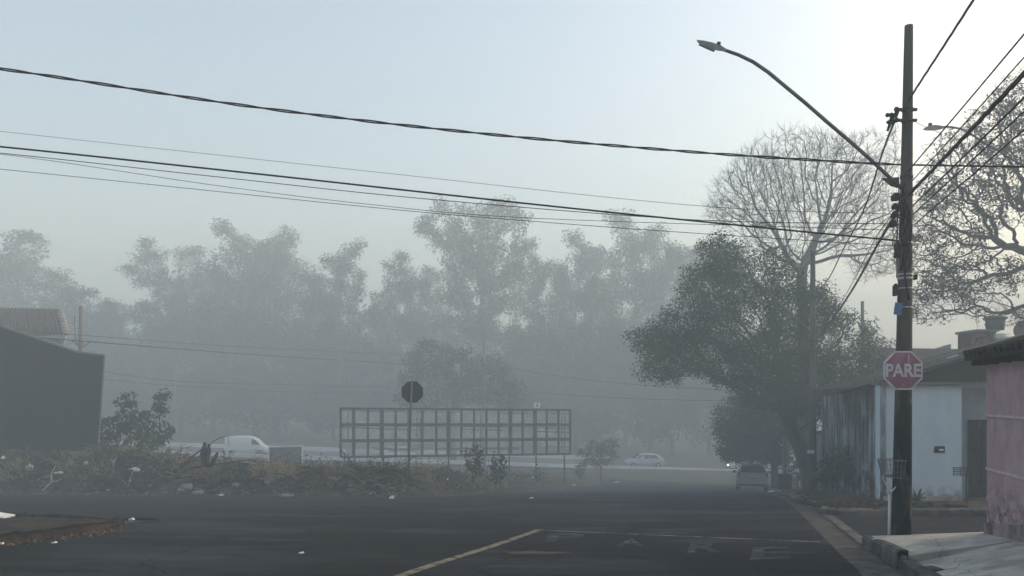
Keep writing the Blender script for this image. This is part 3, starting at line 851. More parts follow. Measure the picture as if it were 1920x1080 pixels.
# bare tree
d = 46.0; b = P(1512, 0, d)
roots = [tuple(P(1515 - i * 1.0, 905 - i * 34, d)) for i in range(10)]
make_tree('bare_tree', (b.x, d, g(d) + .1), roots,
          [px_ell(1490, 325, d, 125, 76, 3.0, 1.6), px_ell(1415, 375, d, 82, 70, 2.6, 1.2), px_ell(1590, 330, d, 105, 76, 3.0, 1.5), px_ell(1630, 430, d, 85, 80, 2.8, 1.3), px_ell(1500, 430, d, 110, 70, 3.0, 1.2), px_ell(1360, 400, d, 40, 26, 1.2, .4), px_ell(1640, 500, d, 45, 30, 1.5, .25)],
          3200, .32, .30, 3.2, .011, .30, 'bark_pale', None, 0, 0, 'tall leafless tree with a fan of fine twigs behind the leafy street tree', 'tree', 21, (0, 0, .22), .15, (4, .65, .0085, .5))
# gnarled tree at the right edge
d = 30.0; b = P(2030, 0, d)
roots = [tuple(P(x, y, d)) for x, y in ((2030, 900), (2030, 800), (2025, 720), (2015, 650), (2000, 590), (1985, 540), (1968, 500))]
make_tree('gnarled_tree', (b.x, d, g(d) + .1), roots,
          [px_ell(1880, 250, d, 75, 70, 1.8, 1.2), px_ell(1920, 170, d, 50, 45, 1.5, .7), px_ell(1840, 330, d, 105, 60, 2.4, 1.6), px_ell(1800, 400, d, 95, 60, 2.2, 1.6), px_ell(1760, 470, d, 70, 60, 2.0, 1.2), px_ell(1830, 520, d, 90, 55, 2, 1.0), px_ell(1760, 560, d, 60, 45, 1.6, .7),
           px_ell(2000, 300, d, 120, 130, 2.5, 1.4), px_ell(2120, 420, d, 130, 120, 2.5, 1.2), px_ell(1890, 590, d, 70, 24, 1.4, .5), px_ell(1735, 420, d, 35, 40, 1.2, .4), px_ell(1775, 285, d, 40, 40, 1.2, .3)],
          4200, .24, .23, 2.2, .010, .26, 'bark_mid', 'leaf_brown', 9, .15, 'gnarled half bare tree with crooked limbs at the right edge', 'tree', 33, (0, 0, -.03),   .34, (3, .34, .006, -.05), .85, .13, .5, 2.2, None, (.8, -.02))
# small trees and shrubs
d = 59; b = P(1126, 905, d)
make_tree('sapling', (b.x, d, g(d)), [tuple(P(1126, 906 - i * 7, d)) for i in range(5)],
          [px_ell(1128, 850, d, 32, 22, 1.2, 2), px_ell(1145, 835, d, 18, 14, .8), px_ell(1112, 838, d, 14, 16, .8), px_ell(1128, 868, d, 24, 9, .9)],
          190, .2, .24, 2, .010, .055, 'bark_mid', 'leaf_yel', 8, .22, 'small yellow green roadside sapling right of the billboard frame', 'sapling', 41, (0, 0, .1), .2, None, 1, .16, .3, 3)
d = 36; b = hit(283, 872, 30)
make_tree('broadleaf_shrub', P(275, 878, d), [tuple(P(276 - i * .6, 880 - i * 14, d)) for i in range(5)],
          [px_ell(240, 756, d, 22, 24, .5, 1), px_ell(305, 752, d, 17, 24, .5, .9), px_ell(268, 790, d, 34, 22, .7, 1.2), px_ell(290, 815, d, 34, 28, .8, 1.4), px_ell(255, 740, d, 10, 10, .3, .3), px_ell(316, 742, d, 10, 12, .3, .3)],
          330, .13, .16, 1.4, .006, .05, 'bark_mid', 'leaf_mid', 7, .26, 'tall loose shrub with drooping leaves right of the dark grey wall', 'shrub', 43, (0, 0, .1), .22, None, .8, .11, .9, 2.2, None, (1.2, -.25))
d = 35
make_tree('broadleaf_shrub', P(215, 878, d), [tuple(P(216, 880 - i * 10, d)) for i in range(4)],
          [px_ell(212, 800, d, 30, 26, .7, 1.2), px_ell(206, 835, d, 26, 22, .7, 1), px_ell(235, 815, d, 22, 18, .6, .8)],
          230, .13, .16, 1.4, .006, .04, 'bark_mid', 'leaf_dark', 7, .22, 'lower dark shrub close against the dark grey wall', 'shrub', 44, (0, 0, .1), .2, None, .9, .11, .6, 2.2, None, (1.2, -.3))
d = 40
make_tree('pale_bush', P(205, 880, d), [tuple(P(205, 880 - i * 6, d)) for i in range(3)],
          [px_ell(200, 840, d, 26, 26, .8, 1), px_ell(225, 850, d, 24, 14, .8, 1)], 150, .16, .2, 1.6, .006, .04, 'bark_mid', 'leaf_euc', 7, .2,
          'pale bush behind the two shrubs beside the dark grey wall', 'bush', 45, (0, 0, .1), .2, None, .9, .12, .3, 3)
for (px, pt, pb, w_, leaf, seed, lab) in ((892, 828, 888, 20, 'leaf_brown', 51, 'withered brown weed bush in front of the billboard frame'), (935, 845, 890, 18, 'leaf_dark', 52, 'leafy green weed bush right of the withered brown one'),
                                         (1092, 838, 890, 14, 'leaf_brown', 53, 'thin weed stalk by the right end of the billboard frame'), (1010, 868, 893, 10, 'leaf_dark', 54, 'small weed tuft under the right half of the billboard frame')):
    d = {892: 32.0, 935: 33.5, 1092: 54.0, 1010: 43.0}[px]; p = P(px, pb, d); p.z = ground_z(p.x, d); pb = HZ - p.z / d * F
    make_tree('weed_bush', p, [tuple(P(px + (i * (1.5 if seed % 2 else -1)), pb - i * (pb - pt) * .12, d)) for i in range(4)],
              [px_ell(px, pt + (pb - pt) * .35, d, w_, (pb - pt) * .33, .4, 1), px_ell(px - 4, pt + (pb - pt) * .6, d, w_ * .8, (pb - pt) * .25, .3, 1)], 80 if w_ > 12 else 30, .09, .11, 1.0, .006, .03, 'twig', leaf, 6 if w_ > 12 else 3, .16, lab, 'weed', seed, (0, 0, .15), .2, None, .85, .09, .4, 2.4)
d = 40.0
gq = [P(1526, 930, d), P(1575, 930, d), P(1575, 806, d), P(1526, 812, d)]
gw = empty('boundary_wall', P(1550, 920, d), 'pale green wall seen in the gap beside the streaked side wall', 'wall')
MB().extrude(gq, (0, .2, 0)).build('wall', 'teal', gw)
MB().bar(P(1525, 811, d + .1), P(1576, 805, d + .1), .32, .12).build('capping', 'fascia', gw)
d = 30
for (px, py, wx, wy, dd, seed, lab) in ((1585, 865, 36, 40, 23.5, 61, 'straggly dark shrub against the streaked side wall of the pale blue house'), (1548, 890, 26, 36, 26, 62, 'dark shrub beside the foot of the leaning street tree'), (1495, 885, 22, 30, 38, 63, 'small dark bush on the pavement beyond the concrete pole')):
    z0 = g(dd) + .12; p = P(px, 0, dd); p.z = z0; by = HZ - z0 / dd * F
    make_tree('pavement_shrub', p, [tuple(P(px, by - i * 8, dd)) for i in range(4)],
              [px_ell(px, py, dd, wx, wy * .7, .6, 1), px_ell(px + wx * .3, py - wy * .4, dd, wx * .5, wy * .4, .5, .7), px_ell(px - wx * .3, py + wy * .3, dd, wx * .6, wy * .4, .5, .7)],
              200, .12, .15, 1.2, .005, .035, 'bark', 'leaf_dark', 6, .15, lab, 'shrub', seed, (0, 0, .05), .25, None, .8, .1, .4, 2.4)
for (px, pt, pb, wx, dd, seed, leaf, lab) in ((1650, 625, 700, 40, 52, 71, 'leaf_brown', 'brownish rounded tree behind the far thin pole on the right'), (1552, 720, 812, 42, 44, 73, 'leaf_dark', 'dark tree crown above the pale green wall'), (1600, 690, 760, 40, 40, 72, 'leaf_dark', 'dark tree crown rising behind the streaked side wall')):
    z0 = g(dd); p = P(px, 0, dd); p.z = z0; by = HZ - z0 / dd * F
    make_tree('garden_tree', p, [tuple(P(px, by - (by - pb) * i / 6, dd)) for i in range(7)],
              [px_ell(px, (pt + pb) / 2, dd, wx, (pb - pt) * .45, 1.4, 1), px_ell(px - 12, pt + 30, dd, wx * .6, 18, 1, .6), px_ell(px + 14, pt + 38, dd, wx * .6, 18, 1, .6)],
              260, .28, .34, 3, .01, .14, 'bark', leaf, 8, .28, lab, 'tree', seed, (0, 0, .1), .2, None, .9, .22, .3, 2.4)
p = P(1718, 945, 18.6)
mb = MB(); rng = random.Random(3)
for i in range(16):
    a = rng.uniform(0, 6.28); t = rng.uniform(.15, .4); e = Vector((math.cos(a) * t, math.sin(a) * t * .5, rng.uniform(.12, .42)))
    mb.add([p + Vector((-.012, 0, 0)), p + Vector((.012, 0, 0)), p + e * .6 + Vector((.016, 0, .05)), p + e, p + e * .6 + Vector((-.016, 0, .05))], [(0, 1, 2, 3, 4)])
single(mb, 'weed_tuft', 'leaf_dark', 'spiky weed tuft growing at the foot of the pale blue wall', 'weed', loc=tuple(p))

# ---------------------------------------------------------------- main utility pole and what hangs on it
PD = 10.9
pb, pt = P(1690, 1005, PD), P(1704, 48, PD)
def pole_at(py): 
    t = (1005 - py) / (1005 - 48.0); return pb.lerp(pt, t)
def pole_r(py):
    t = (1005 - py) / (1005 - 48.0); return .128 * (1 - t) + .054 * t
po = empty('utility_pole', pb, 'weathered concrete utility pole on the pavement corner carrying the red sign', 'utility pole')
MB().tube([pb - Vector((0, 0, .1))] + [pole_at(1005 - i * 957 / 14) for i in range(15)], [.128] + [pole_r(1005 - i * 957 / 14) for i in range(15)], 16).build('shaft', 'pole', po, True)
for (y, h, mat) in ((456, .022, 'band'), (515, .02, 'band'), (523, .032, 'band'), (541, .018, 'band'), (577, .016, 'band'), (365, .05, 'darkmetal'), (332, .045, 'darkmetal'), (205, .03, 'darkmetal'), (228, .025, 'darkmetal')):
    c = pole_at(y); r = pole_r(y) + .007
    MB().tube([c - Vector((0, 0, h / 2)), c + Vector((0, 0, h / 2))], r, 16).build('steel_band' if mat == 'band' else 'clamp', mat, po, True)
# dark cable sheath and clutter on the shaft between the fittings
mb = MB(); rng = random.Random(9)
for k in range(7):
    a0 = rng.uniform(2.4, 5.6); pts = []
    y0, y1 = rng.uniform(345, 420), rng.uniform(440, 600)
    for i in range(9):
        y = y0 + (y1 - y0) * i / 8; r = pole_r(y) + .018 + .012 * rng.random(); a = a0 + .35 * math.sin(i * .9 + k)
        pts.append(pole_at(y) + Vector((math.cos(a) * r, math.sin(a) * r, 0)))
    mb.tube(pts, .010 + .006 * rng.random(), 5)
mb.build('cable_run', 'cable', po, True)
mb = MB()
for k in range(11):
    c = pole_at(rng.uniform(372, 445)); a = rng.uniform(2.6, 4.2); rr = rng.uniform(.05, .13); off = Vector((math.cos(a), math.sin(a) * .8, 0)) * (pole_r(400) + .03)
    tl = rng.uniform(-.6, .6)
    mb.tube([c + off + Vector((math.cos(q) * rr * .55, -.03 + .03 * math.sin(q * 2 + k), math.sin(q) * rr + tl * math.cos(q) * rr)) for q in [i * 6.4 / 14 for i in range(15)]], .006, 4)
mb.build('cable_coil', 'cable_grey', po, True)
for (x, y, sx, sz) in ((1679, 371, .075, .075), (1678, 388, .05, .05), (1677, 404, .06, .06), (1674, 421, .05, .07), (1682, 470, .035, .2), (1679, 545, .035, .14)):
    c = P(x, y, PD - .05); MB().box(c, (sx, .09, sz), .1).box(c + Vector((0, 0, sz / 2 + .012)), (sx * .6, .06, .024)).build('junction_box', 'blackplastic', po)
MB().box(pole_at(520) + Vector((.13, -.02, 0)), (.03, .06, .07)).build('connector', 'blackplastic', po)
for y in (208, 228):
    c = pole_at(y); MB().bar(c + Vector((-.18, -.05, 0)), c + Vector((.1, -.05, 0)), .035).sphere(c + Vector((-.18, -.06, .0)), .035, 8, 6).build('insulator_bracket', 'darkmetal', po)
mb = MB()
for k in range(9):
    c = P(1672 + rng.uniform(-8, 6), 222 + rng.uniform(-10, 12), PD - .04); mb.sphere(c, rng.uniform(.02, .042), 7, 5)
mb.tube([P(1683, 208, PD - .05), P(1672, 222, PD - .05), P(1664, 246, PD)], [.02, .026, .016], 6)
mb.build('splice_clamp', 'blackplastic', po, True)
mb = MB()
for k in range(5):
    a = P(1675 + rng.uniform(-6, 6), 215, PD - .06); e = P(1680 + rng.uniform(-4, 4), 230 + rng.uniform(0, 10), PD - .06); s = rng.uniform(15, 45)
    mb.tube([a.lerp(e, i / 8) + Vector((math.sin(i / 8 * math.pi) * rng.uniform(-.12, .05), 0, -math.sin(i / 8 * math.pi) * s / 137)) for i in range(9)], .0028, 3)
mb.build('loose_wire', 'cable_grey', po)
tg = single(MB().box(P(1684, 579, PD - .13), (.105, .006, .165), 0, Matrix.Rotation(R(8), 3, 'Y')).box(P(1684.5, 570, PD - .136), (.07, .004, .014), 0, Matrix.Rotation(R(8), 3, 'Y')).box(P(1685, 590, PD - .136), (.07, .004, .012), 0, Matrix.Rotation(R(8), 3, 'Y')), 'pole_tag', 'blue', 'small blue plate strapped to the utility pole above the red sign', 'plate', loc=tuple(P(1684, 579, PD - .13)))

# lamp arm
la = empty('street_lamp', P(1683, 345, PD), 'street lamp on a long curved arm reaching from the utility pole', 'street lamp')
arm = [(1690, 353), (1660, 325), (1630, 297), (1590, 262), (1550, 228), (1510, 193), (1470, 160), (1440, 135), (1412, 116), (1385, 103), (1362, 95), (1345, 90)]
MB().tube([P(x, y, PD - .02) for x, y in arm], [.026] * 8 + [.025, .024, .023, .022], 8).build('arm', 'armsteel', la, True)
MB().extrude([P(1655, 334, PD - .03), P(1686, 332, PD - .03), P(1686, 352, PD - .03), P(1672, 348, PD - .03)], (0, .03, 0)).build('bracket', 'darkmetal', la)
lh = [(1306, 74.5), (1320, 76), (1338, 80), (1352, 85), (1363, 92), (1360, 97), (1345, 95), (1328, 88), (1308, 80)]
lum = MB().prism([P(x, y, PD - .045) for x, y in lh], [P(x, y, PD + .02) for x, y in lh]).build('lamp_head', 'galv', la)
MB().extrude([P(x, y, PD - .035) for x, y in ((1312, 80), (1328, 86.5), (1342, 92.5), (1340, 95.2), (1326, 89.2), (1311, 82.4))], (0, .045, 0)).build('lens', 'lampglass', lum)
MB().tube([P(1347, 88, PD), P(1348, 79.5, PD)], .028, 10).build('photocell', 'darkmetal', lum, True)

# red octagonal sign
def octagon(c, r, y, rot=22.5): return [c + Vector((r * math.cos(R(rot + 45 * i)), y, r * math.sin(R(rot + 45 * i)))) for i in range(8)]
SGC = P(1693.5, 694.5, PD - .16)
sg = empty('stop_sign', SGC, 'faded red octagonal PARE sign with white border on the utility pole', 'road sign')
rr = 36.5 / math.cos(R(22.5)) / F * (PD - .16)
MB().prism(octagon(SGC, rr, 0), octagon(SGC, rr, .012)).build('border', 'signwhite', sg)
MB().prism(octagon(SGC, rr * .915, -.003), octagon(SGC, rr * .915, 0.004)).build('plate', 'signred', sg)
v, f = text_mesh('PARE', .03)
xa = min(p[0] for p in v); xb = max(p[0] for p in v); ya = min(p[1] for p in v); yb = max(p[1] for p in v)
for z in (.2, -.2): MB().tube([SGC + Vector((0, -.012, z)), SGC + Vector((0, .03, z))], .009, 8).build('bolt', 'band', sg)
W_ = 66 / F * (PD - .16); H_ = 25 / F * (PD - .16)
MB().add([SGC + Vector(((p[0] - xa) / (xb - xa) * W_ - W_ / 2, -.006, (p[1] - ya) / (yb - ya) * H_ - H_ / 2 + .002)) for p in v], f).build('lettering', 'signwhite', sg)
for z in (.1, -.1): MB().bar(SGC + Vector((-.14, .03, z)), SGC + Vector((.14, .03, z)), .03).build('fixing_bar', 'band', sg)

# rubbish basket on a white post beside the pole
bk0 = P(1667, 1004, PD + .02)
bk = empty('litter_basket', bk0, 'white wire litter basket on a post beside the utility pole', 'litter basket')
MB().tube([bk0 - Vector((0, 0, .08)), P(1668.5, 918, PD + .02)], .021, 8).build('post', 'whitepaint', bk, True)
mb = MB()
def bp_(x, y, dz): return P(x, y, PD + dz)
rim = [bp_(1645, 862, -.16), bp_(1699, 864, -.16), bp_(1699, 861, .22), bp_(1647, 859, .22)]
bot = [bp_(1654, 893, -.10), bp_(1694, 897, -.10), bp_(1694, 892, .16), bp_(1656, 890, .16)]
for q in (rim, bot):
    for i in range(4): mb.tube([q[i], q[(i + 1) % 4]], .008, 5)
for i in range(4):
    for k in range(7):
        t = k / 7; mb.tube([rim[i].lerp(rim[(i + 1) % 4], t), bot[i].lerp(bot[(i + 1) % 4], t)], .0035, 4)
for k in range(1, 6): mb.tube([bot[0].lerp(bot[3], k / 6), bot[1].lerp(bot[2], k / 6)], .003, 4)
for t in (.33, .66):
    q = [rim[i].lerp(bot[i], t) for i in range(4)]
    for i in range(4): mb.tube([q[i], q[(i + 1) % 4]], .003, 4)
mb.build('basket', 'galv', bk)
MB().tube([bot[0], bp_(1668, 925, 0.0)], .010, 6).tube([bot[1], bp_(1669, 925, 0.0)], .010, 6).build('strut', 'whitepaint', bk)

# ---------------------------------------------------------------- overhead cables
def cable(pts, r, label, mat='cable', twist=False, n=40, sag=0.0, group='overhead cables', grp=None):
    """pts: 2+ world points; a smooth curve through them"""
    pts = [Vector(p) for p in pts]; out = []
    if len(pts) == 2:
        for i in range(n + 1):
            t = i / n; p = pts[0].lerp(pts[1], t); p.z -= sag * 4 * t * (1 - t); out.append(p)
    else:
        ext = [pts[0] * 2 - pts[1]] + pts + [pts[-1] * 2 - pts[-2]]
        for k in range(1, len(ext) - 2):
            p0, p1, p2, p3 = ext[k - 1:k + 3]
            m_ = max(4, n // (len(pts) - 1))
            for i in range(m_):
                t = i / m_; out.append(.5 * ((2 * p1) + (p2 - p0) * t + (2 * p0 - 5 * p1 + 4 * p2 - p3) * t * t + (3 * p1 - p0 - 3 * p2 + p3) * t ** 3))
        out.append(pts[-1])
    mb = MB()
    if twist:
        fine = []; L = 0
        for i in range(len(out) - 1):
            for k in range(8): fine.append(out[i].lerp(out[i + 1], k / 8))
        fine.append(out[-1])
        for ph in (0, math.pi * 2 / 3, math.pi * 4 / 3) if twist == 3 else (0, math.pi):
            pp = []; L = 0
            for i, p in enumerate(fine):
                if i: L += (fine[i] - fine[i - 1]).length
                a = L * 2 * math.pi / 1.05 + ph
                pp.append(p + Vector((0, math.cos(a), math.sin(a))) * r * .62)
            mb.tube(pp, r * .55, 5)
    else:
        mb.tube(out, r, 5)
    o = mb.build('overhead_cable', mat, None, True)
    loc = out[0]; o.data.transform(Matrix.Translation(-loc)); o.location = loc
    return tag(o, label, 'cable', group)
def pc(seq): return [P(x, y, d) for x, y, d in seq]
cable(pc([(-420, 78, 9.0), (0, 129, 9.4), (480, 201, 9.8), (900, 250, 10.2), (1300, 285, 10.6), (1590, 304, 10.8), (1694, 309, 10.95)]), .0175, 'thick twisted cable crossing the sky, topmost of those running left', twist=2, n=90)
cable(pc([(1694, 309, 10.95), (1800, 311, 10.5), (2100, 316, 9.6)]), .013, 'level cable leaving the pole to the right at lamp bracket height', n=20)
cable(pc([(-400, 200, 13), (0, 246, 13), (700, 322, 12.5), (1300, 385, 11.5), (1690, 402, 10.95)]), .0035, 'hair thin wire between the two thick cables running left', 'cable_grey', n=60)
cable(pc([(-400, 238, 10.2), (0, 275, 10.4), (500, 328, 10.5), (1000, 383, 10.7), (1400, 424, 10.8), (1690, 452, 10.95)]), .0125, 'second thick cable running left, lower and straighter than the topmost', n=60)
cable(pc([(-400, 252, 11), (0, 287, 11), (420, 333, 11), (800, 373, 11), (1300, 412, 11), (1690, 420, 10.95)]), .0055, 'thin wire hanging just below the lower thick cable', 'cable', n=60)
cable(pc([(-400, 255, 11.4), (0, 289, 11.4), (400, 347, 11.3), (700, 384, 11.2), (1000, 409, 11.1), (1690, 432, 10.95)]), .004, 'thin wire sagging between the lower thick cable and the lowest wire', 'cable_grey', n=60)
cable(pc([(-400, 280, 12), (0, 317, 12), (700, 389, 11.6), (1000, 415, 11.3), (1300, 437, 11.1), (1690, 462, 10.95)]), .0045, 'lowest thin wire running left from the utility pole', 'cable', n=60)
def along(z, dx, r, label, twist=False, mat='cable', z1=None):
    return cable([Vector((5.33 + dx, 10.9, z)), Vector((5.33 + dx - .262 * 7, 3.9, (z + (z1 if z1 is not None else z)) / 2 - .03)), Vector((5.33 + dx - .262 * 36, -25, z1 if z1 is not None else z))], r, label, mat, twist, 60)
along(3.90, -.02, .0165, 'thick cable climbing from the pole top to the upper right corner', 3)
along(3.06, .05, .0085, 'upper of two thin wires slanting up to the right of the pole')
along(2.90, .08, .007, 'lower of two thin wires slanting up to the right of the pole', mat='cable_grey')
along(2.71, .03, .024, 'heavy bundled cable slanting up to the right from the lamp bracket', 3)
along(2.58, .10, .010, 'thin wire close under the heavy bundled cable on the right')
along(2.49, .13, .008, 'second thin wire under the heavy bundled cable on the right')
along(2.36, .16, .008, 'lowest thin wire slanting up to the right across the gnarled tree')
P2D = 28.0
cable(pc([(1685, 207, PD), (1655, 285, 14), (1620, 392, 18), (1580, 470, 22), (1555, 520, 25), (1528, 556, P2D)]), .017, 'cable drooping from the pole top down to the pole by the street tree', n=40)
cable(pc([(1690, 385, PD), (1650, 450, 14.5), (1600, 540, 20), (1565, 592, 24), (1528, 640, P2D)]), .030, 'thick cable bundle dropping from the main pole to the pole by the street tree', twist=3, n=40)
cable(pc([(1690, 380, PD), (1640, 450, 14.5), (1590, 545, 20), (1528, 650, P2D)]), .008, 'thin wire beside the thick bundle down to the pole by the street tree', n=40)
cable(pc([(1694, 215, PD), (1735, 238, 13), (1790, 262, 18)]), .004, 'short thin wire from the pole top towards the far street lamp', 'cable_grey', n=12)

# ---------------------------------------------------------------- other poles and lamps
def pole(px, ptop, d, rb, rt, mat, label, name='utility_pole', group=None, zb=None, lean=0.0):
    x = P(px, 0, d).x; zb = G(x, d) if zb is None else zb; zt = P(px, ptop, d).z
    o = empty(name, (x, d, zb), label, 'utility pole' if name == 'utility_pole' else 'post', group)
    MB().tube([(x - lean, d, zb - .1), (x, d, zt)], [rb, rt], 10).build('shaft', mat, o, True)
    return o, Vector((x, d, zb)), Vector((x, d, zt))
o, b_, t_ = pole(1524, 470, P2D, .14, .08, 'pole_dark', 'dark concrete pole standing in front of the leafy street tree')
for y in (556, 640, 660):
    q = P(1525, y, P2D); MB().bar(q + Vector((-.3, -.1, 0)), q + Vector((.25, -.1, 0)), .06).build('bracket', 'darkmetal', o)
MB().box(P(1520, 847, P2D - .17), (.24, .012, .12)).build('pole_plate', 'whitepaint', o)
l2 = empty('street_lamp', P(1524, 640, P2D), 'street lamp arm on the dark pole, reaching left through the leafy tree', 'street lamp')
MB().tube([P(x, y, P2D - .1) for x, y in ((1522, 625), (1480, 585), (1440, 548), (1410, 520), (1392, 510))], .035, 7).build('arm', 'armsteel', l2, True)
MB().prism([P(x, y, P2D - .2) for x, y in ((1370, 503), (1394, 506), (1396, 513), (1374, 508))], [P(x, y, P2D + .05) for x, y in ((1370, 503), (1394, 506), (1396, 513), (1374, 508))]).build('lamp_head', 'galv', l2)
o, b_, t_ = pole(1617, 565, 48, .14, .09, 'pole_dark', 'thin far pole rising behind the streaked side wall')
o, b_, t_ = pole(1471, 818, 36, .10, .09, 'pole_far', 'short pale concrete post on the pavement near the parked hatchback', 'concrete_post', zb=g(36) + .1)
MB().box((b_.x, 36 - .02, b_.z + .35), (.5, .4, .75)).build('dark_base', 'blackplastic', o)
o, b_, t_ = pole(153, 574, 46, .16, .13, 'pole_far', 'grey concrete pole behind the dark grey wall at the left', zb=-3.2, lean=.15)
MB().tube([P(153, 655, 45.8), P(141, 640, 45.8), P(140, 592, 45.8)], .025, 5).build('conduit', 'darkmetal', o)
mb = MB()
for s in (-1, 1): mb.tube([P(153, 650, 45.8), P(153 + s * 7, 648, 45.8), P(153 + s * 16, 641, 45.8)], .03, 5).sphere(P(153 + s * 16, 640, 45.8), .07, 7, 5)
mb.build('insulator_bracket', 'pole_far', o)
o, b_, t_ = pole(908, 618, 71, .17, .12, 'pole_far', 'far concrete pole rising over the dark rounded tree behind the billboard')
MB().bar(P(900, 690, 70.8), P(916, 690, 70.8), .12).build('bracket', 'darkmetal', o)
l3 = empty('street_lamp', P(908, 700, 70.7), 'pale far street lamp arm on the pole behind the billboard', 'street lamp')
MB().tube([P(x, y, 70.7) for x, y in ((907, 715), (902, 692), (893, 668), (886, 652), (880, 645))], .05, 6).build('arm', 'galv', l3, True)
MB().prism([P(x, y, 70.6) for x, y in ((868, 640), (882, 643), (882, 648), (870, 644))], [P(x, y, 70.9) for x, y in ((868, 640), (882, 643), (882, 648), (870, 644))]).build('lamp_head', 'galv', l3)
for (px, lab) in ((329, 'thin pale lamp post beyond the broad leaved shrub'), (637, 'thin pale lamp post left of the billboard frame')):
    o, b_, t_ = pole(px, 690, 96, .13, .07, 'pole_far', lab, 'lamp_post')
    MB().tube([t_, t_ + Vector((.5, 0, .35)), t_ + Vector((1.3, 0, .45))], .05, 6).build('arm', 'pole_far', o, True)
    MB().box(t_ + Vector((1.5, 0, .45)), (.6, .25, .1)).build('lamp_head', 'galv', o)
# far lamp at the right: on a pole just outside the frame
o, b_, t_ = pole(1955, 250, 20, .14, .10, 'pole_far', 'pole just outside the right edge carrying a street lamp')
l4 = empty('street_lamp', P(1900, 268, 20), 'far street lamp head among branches right of the main pole', 'street lamp')
MB().tube([P(x, y, 20 - .1) for x, y in ((1955, 330), (1900, 300), (1850, 270), (1815, 248), (1800, 241), (1782, 238), (1766, 238))], .026, 7).build('arm', 'armsteel', l4, True)
hp = [(1729, 243), (1738, 237), (1752, 234), (1768, 236), (1770, 241), (1752, 245), (1738, 245)]
hd4 = MB().prism([P(x, y, 19.75) for x, y in hp], [P(x, y, 20.05) for x, y in hp]).build('lamp_head', 'galv', l4)
MB().tube([P(1744, 236, 19.9), P(1744, 231, 19.9)], .045, 8).build('photocell', 'darkmetal', hd4, True)

# far wires along the highway
FW = [([(-60, 622, 46), (160, 640, 46), (450, 663, 58), (730, 681, 70), (905, 692, 71)], .035, 'dark far wire from the left pole to the pole behind the billboard'),
      ([(-60, 612, 46.5), (160, 629, 46), (450, 650, 60), (905, 672, 71)], .02, 'faint upper far wire from the left pole across the tree belt'),
      ([(140, 690, 60), (195, 697, 62), (340, 715, 66), (560, 722, 70), (905, 730, 72)], .03, 'faint far cable leaving the dark wall, upper of the low pair'),
      ([(140, 705, 60), (195, 711, 62), (340, 724, 66), (560, 735, 70), (905, 742, 72)], .025, 'faint far cable leaving the dark wall, lower of the low pair'),
      ([(908, 682, 71), (1000, 698, 70), (1120, 714, 66), (1230, 724, 62), (1420, 735, 55)], .03, 'faint far wire from the pole behind the billboard to the street tree, upper'),
      ([(908, 730, 71), (1000, 736, 70), (1120, 744, 66), (1230, 749, 62), (1420, 752, 55)], .028, 'faint far wire from the pole behind the billboard to the street tree, lower')]
for seq, r, lab in FW: cable(pc(seq), r, lab, 'cable_grey', n=40, group='far wires along the highway')

# ---------------------------------------------------------------- sign seen from behind, on the lot
SD = 25.3
sp0 = P(764.5, 906, SD); sp1 = P(772.5, 713, SD)
s2 = empty('stop_sign', sp0, 'black backed octagonal sign on a leaning post in the debris', 'road sign')
MB().tube([sp0 - Vector((0, 0, .3)), sp1], .032, 8).build('post', 'postgrey', s2, True)
cc = P(773, 735, SD + .05); r2 = 20 / math.cos(R(22.5)) / F * SD
MB().prism(octagon(cc, r2, 0), octagon(cc, r2, .012)).build('plate', 'signback', s2)
for z in (.12, -.12): MB().bar(cc + Vector((-.2, -.02, z)), cc + Vector((.2, -.02, z)), .02).build('fixing_bar', 'signback', s2)

# ---------------------------------------------------------------- empty billboard frame
BL, BR = 48.0, 51.0
def bbd(px): return BL + (BR - BL) * (px - 638) / (1070 - 638)
def BP(px, py, off=0.0): return P(px, py, bbd(px) + off)
def bt(px): return 766 + (769 - 766) * (px - 638) / 432
def bb(px): return 857 + (851 - 857) * (px - 638) / 432
B0 = BP(850, 880); bbf = empty('billboard_frame', (B0.x, B0.y, g(B0.y) + .5), 'long empty billboard frame of grey steel bars on the vacant lot', 'billboard')
verts = [639, 663, 690, 716, 742, 766, 792, 818, 841, 865, 889, 912, 935, 957, 980, 1003, 1025, 1047, 1069]
for i, x in enumerate(verts):
    heavy = x in (663, 716, 841, 957, 1003)
    MB().bar(BP(x, bt(x) - .5, 0), BP(x, bb(x) + .5, 0), .25 if x in (716, 841, 1003, 957) else (.19 if heavy else .14), .08, (0, 1, 0)).build('upright', 'billboard', bbf)
for fr in (0.0, .335, .665, 1.0):
    y0, y1 = bt(638) + (bb(638) - bt(638)) * fr, bt(1070) + (bb(1070) - bt(1070)) * fr
    MB().bar(BP(638, y0, -.05), BP(1070, y1, -.05), .05, .19 if fr in (.335, .665) else .14, (0, 0, 1)).build('rail', 'billboard', bbf)
for (x0, y0, x1, y1) in ((640, 770, 1068, 776), (640, 801, 820, 808), (820, 803, 1068, 811), (640, 840, 1068, 843), (840, 799, 1068, 803), (700, 843, 1068, 838), (660, 828, 960, 822)):
    MB().bar(BP(x0, y0, .9), BP(x1, y1, .9), .06, .08).build('back_rail', 'billboard', bbf)
for x in (653, 782, 788, 902, 1059, 955, 1053):
    MB().bar(BP(x, bt(x) + 6, .9), BP(x, bb(x) - 2, .9), .09, .06, (0, 1, 0)).build('back_upright', 'billboard', bbf)
for x in (653, 719, 841, 955, 1005, 1058):
    a = BP(x, bb(x), .45); zl = ground_z(a.x, a.y)
    MB().bar(a, (a.x, a.y, zl - .2), .09, .09).build('leg', 'billboard', bbf)
pl = BP(1007, 760, .1); MB().box(pl, (.42, .04, .34)).build('number_board', 'barrier', bbf)
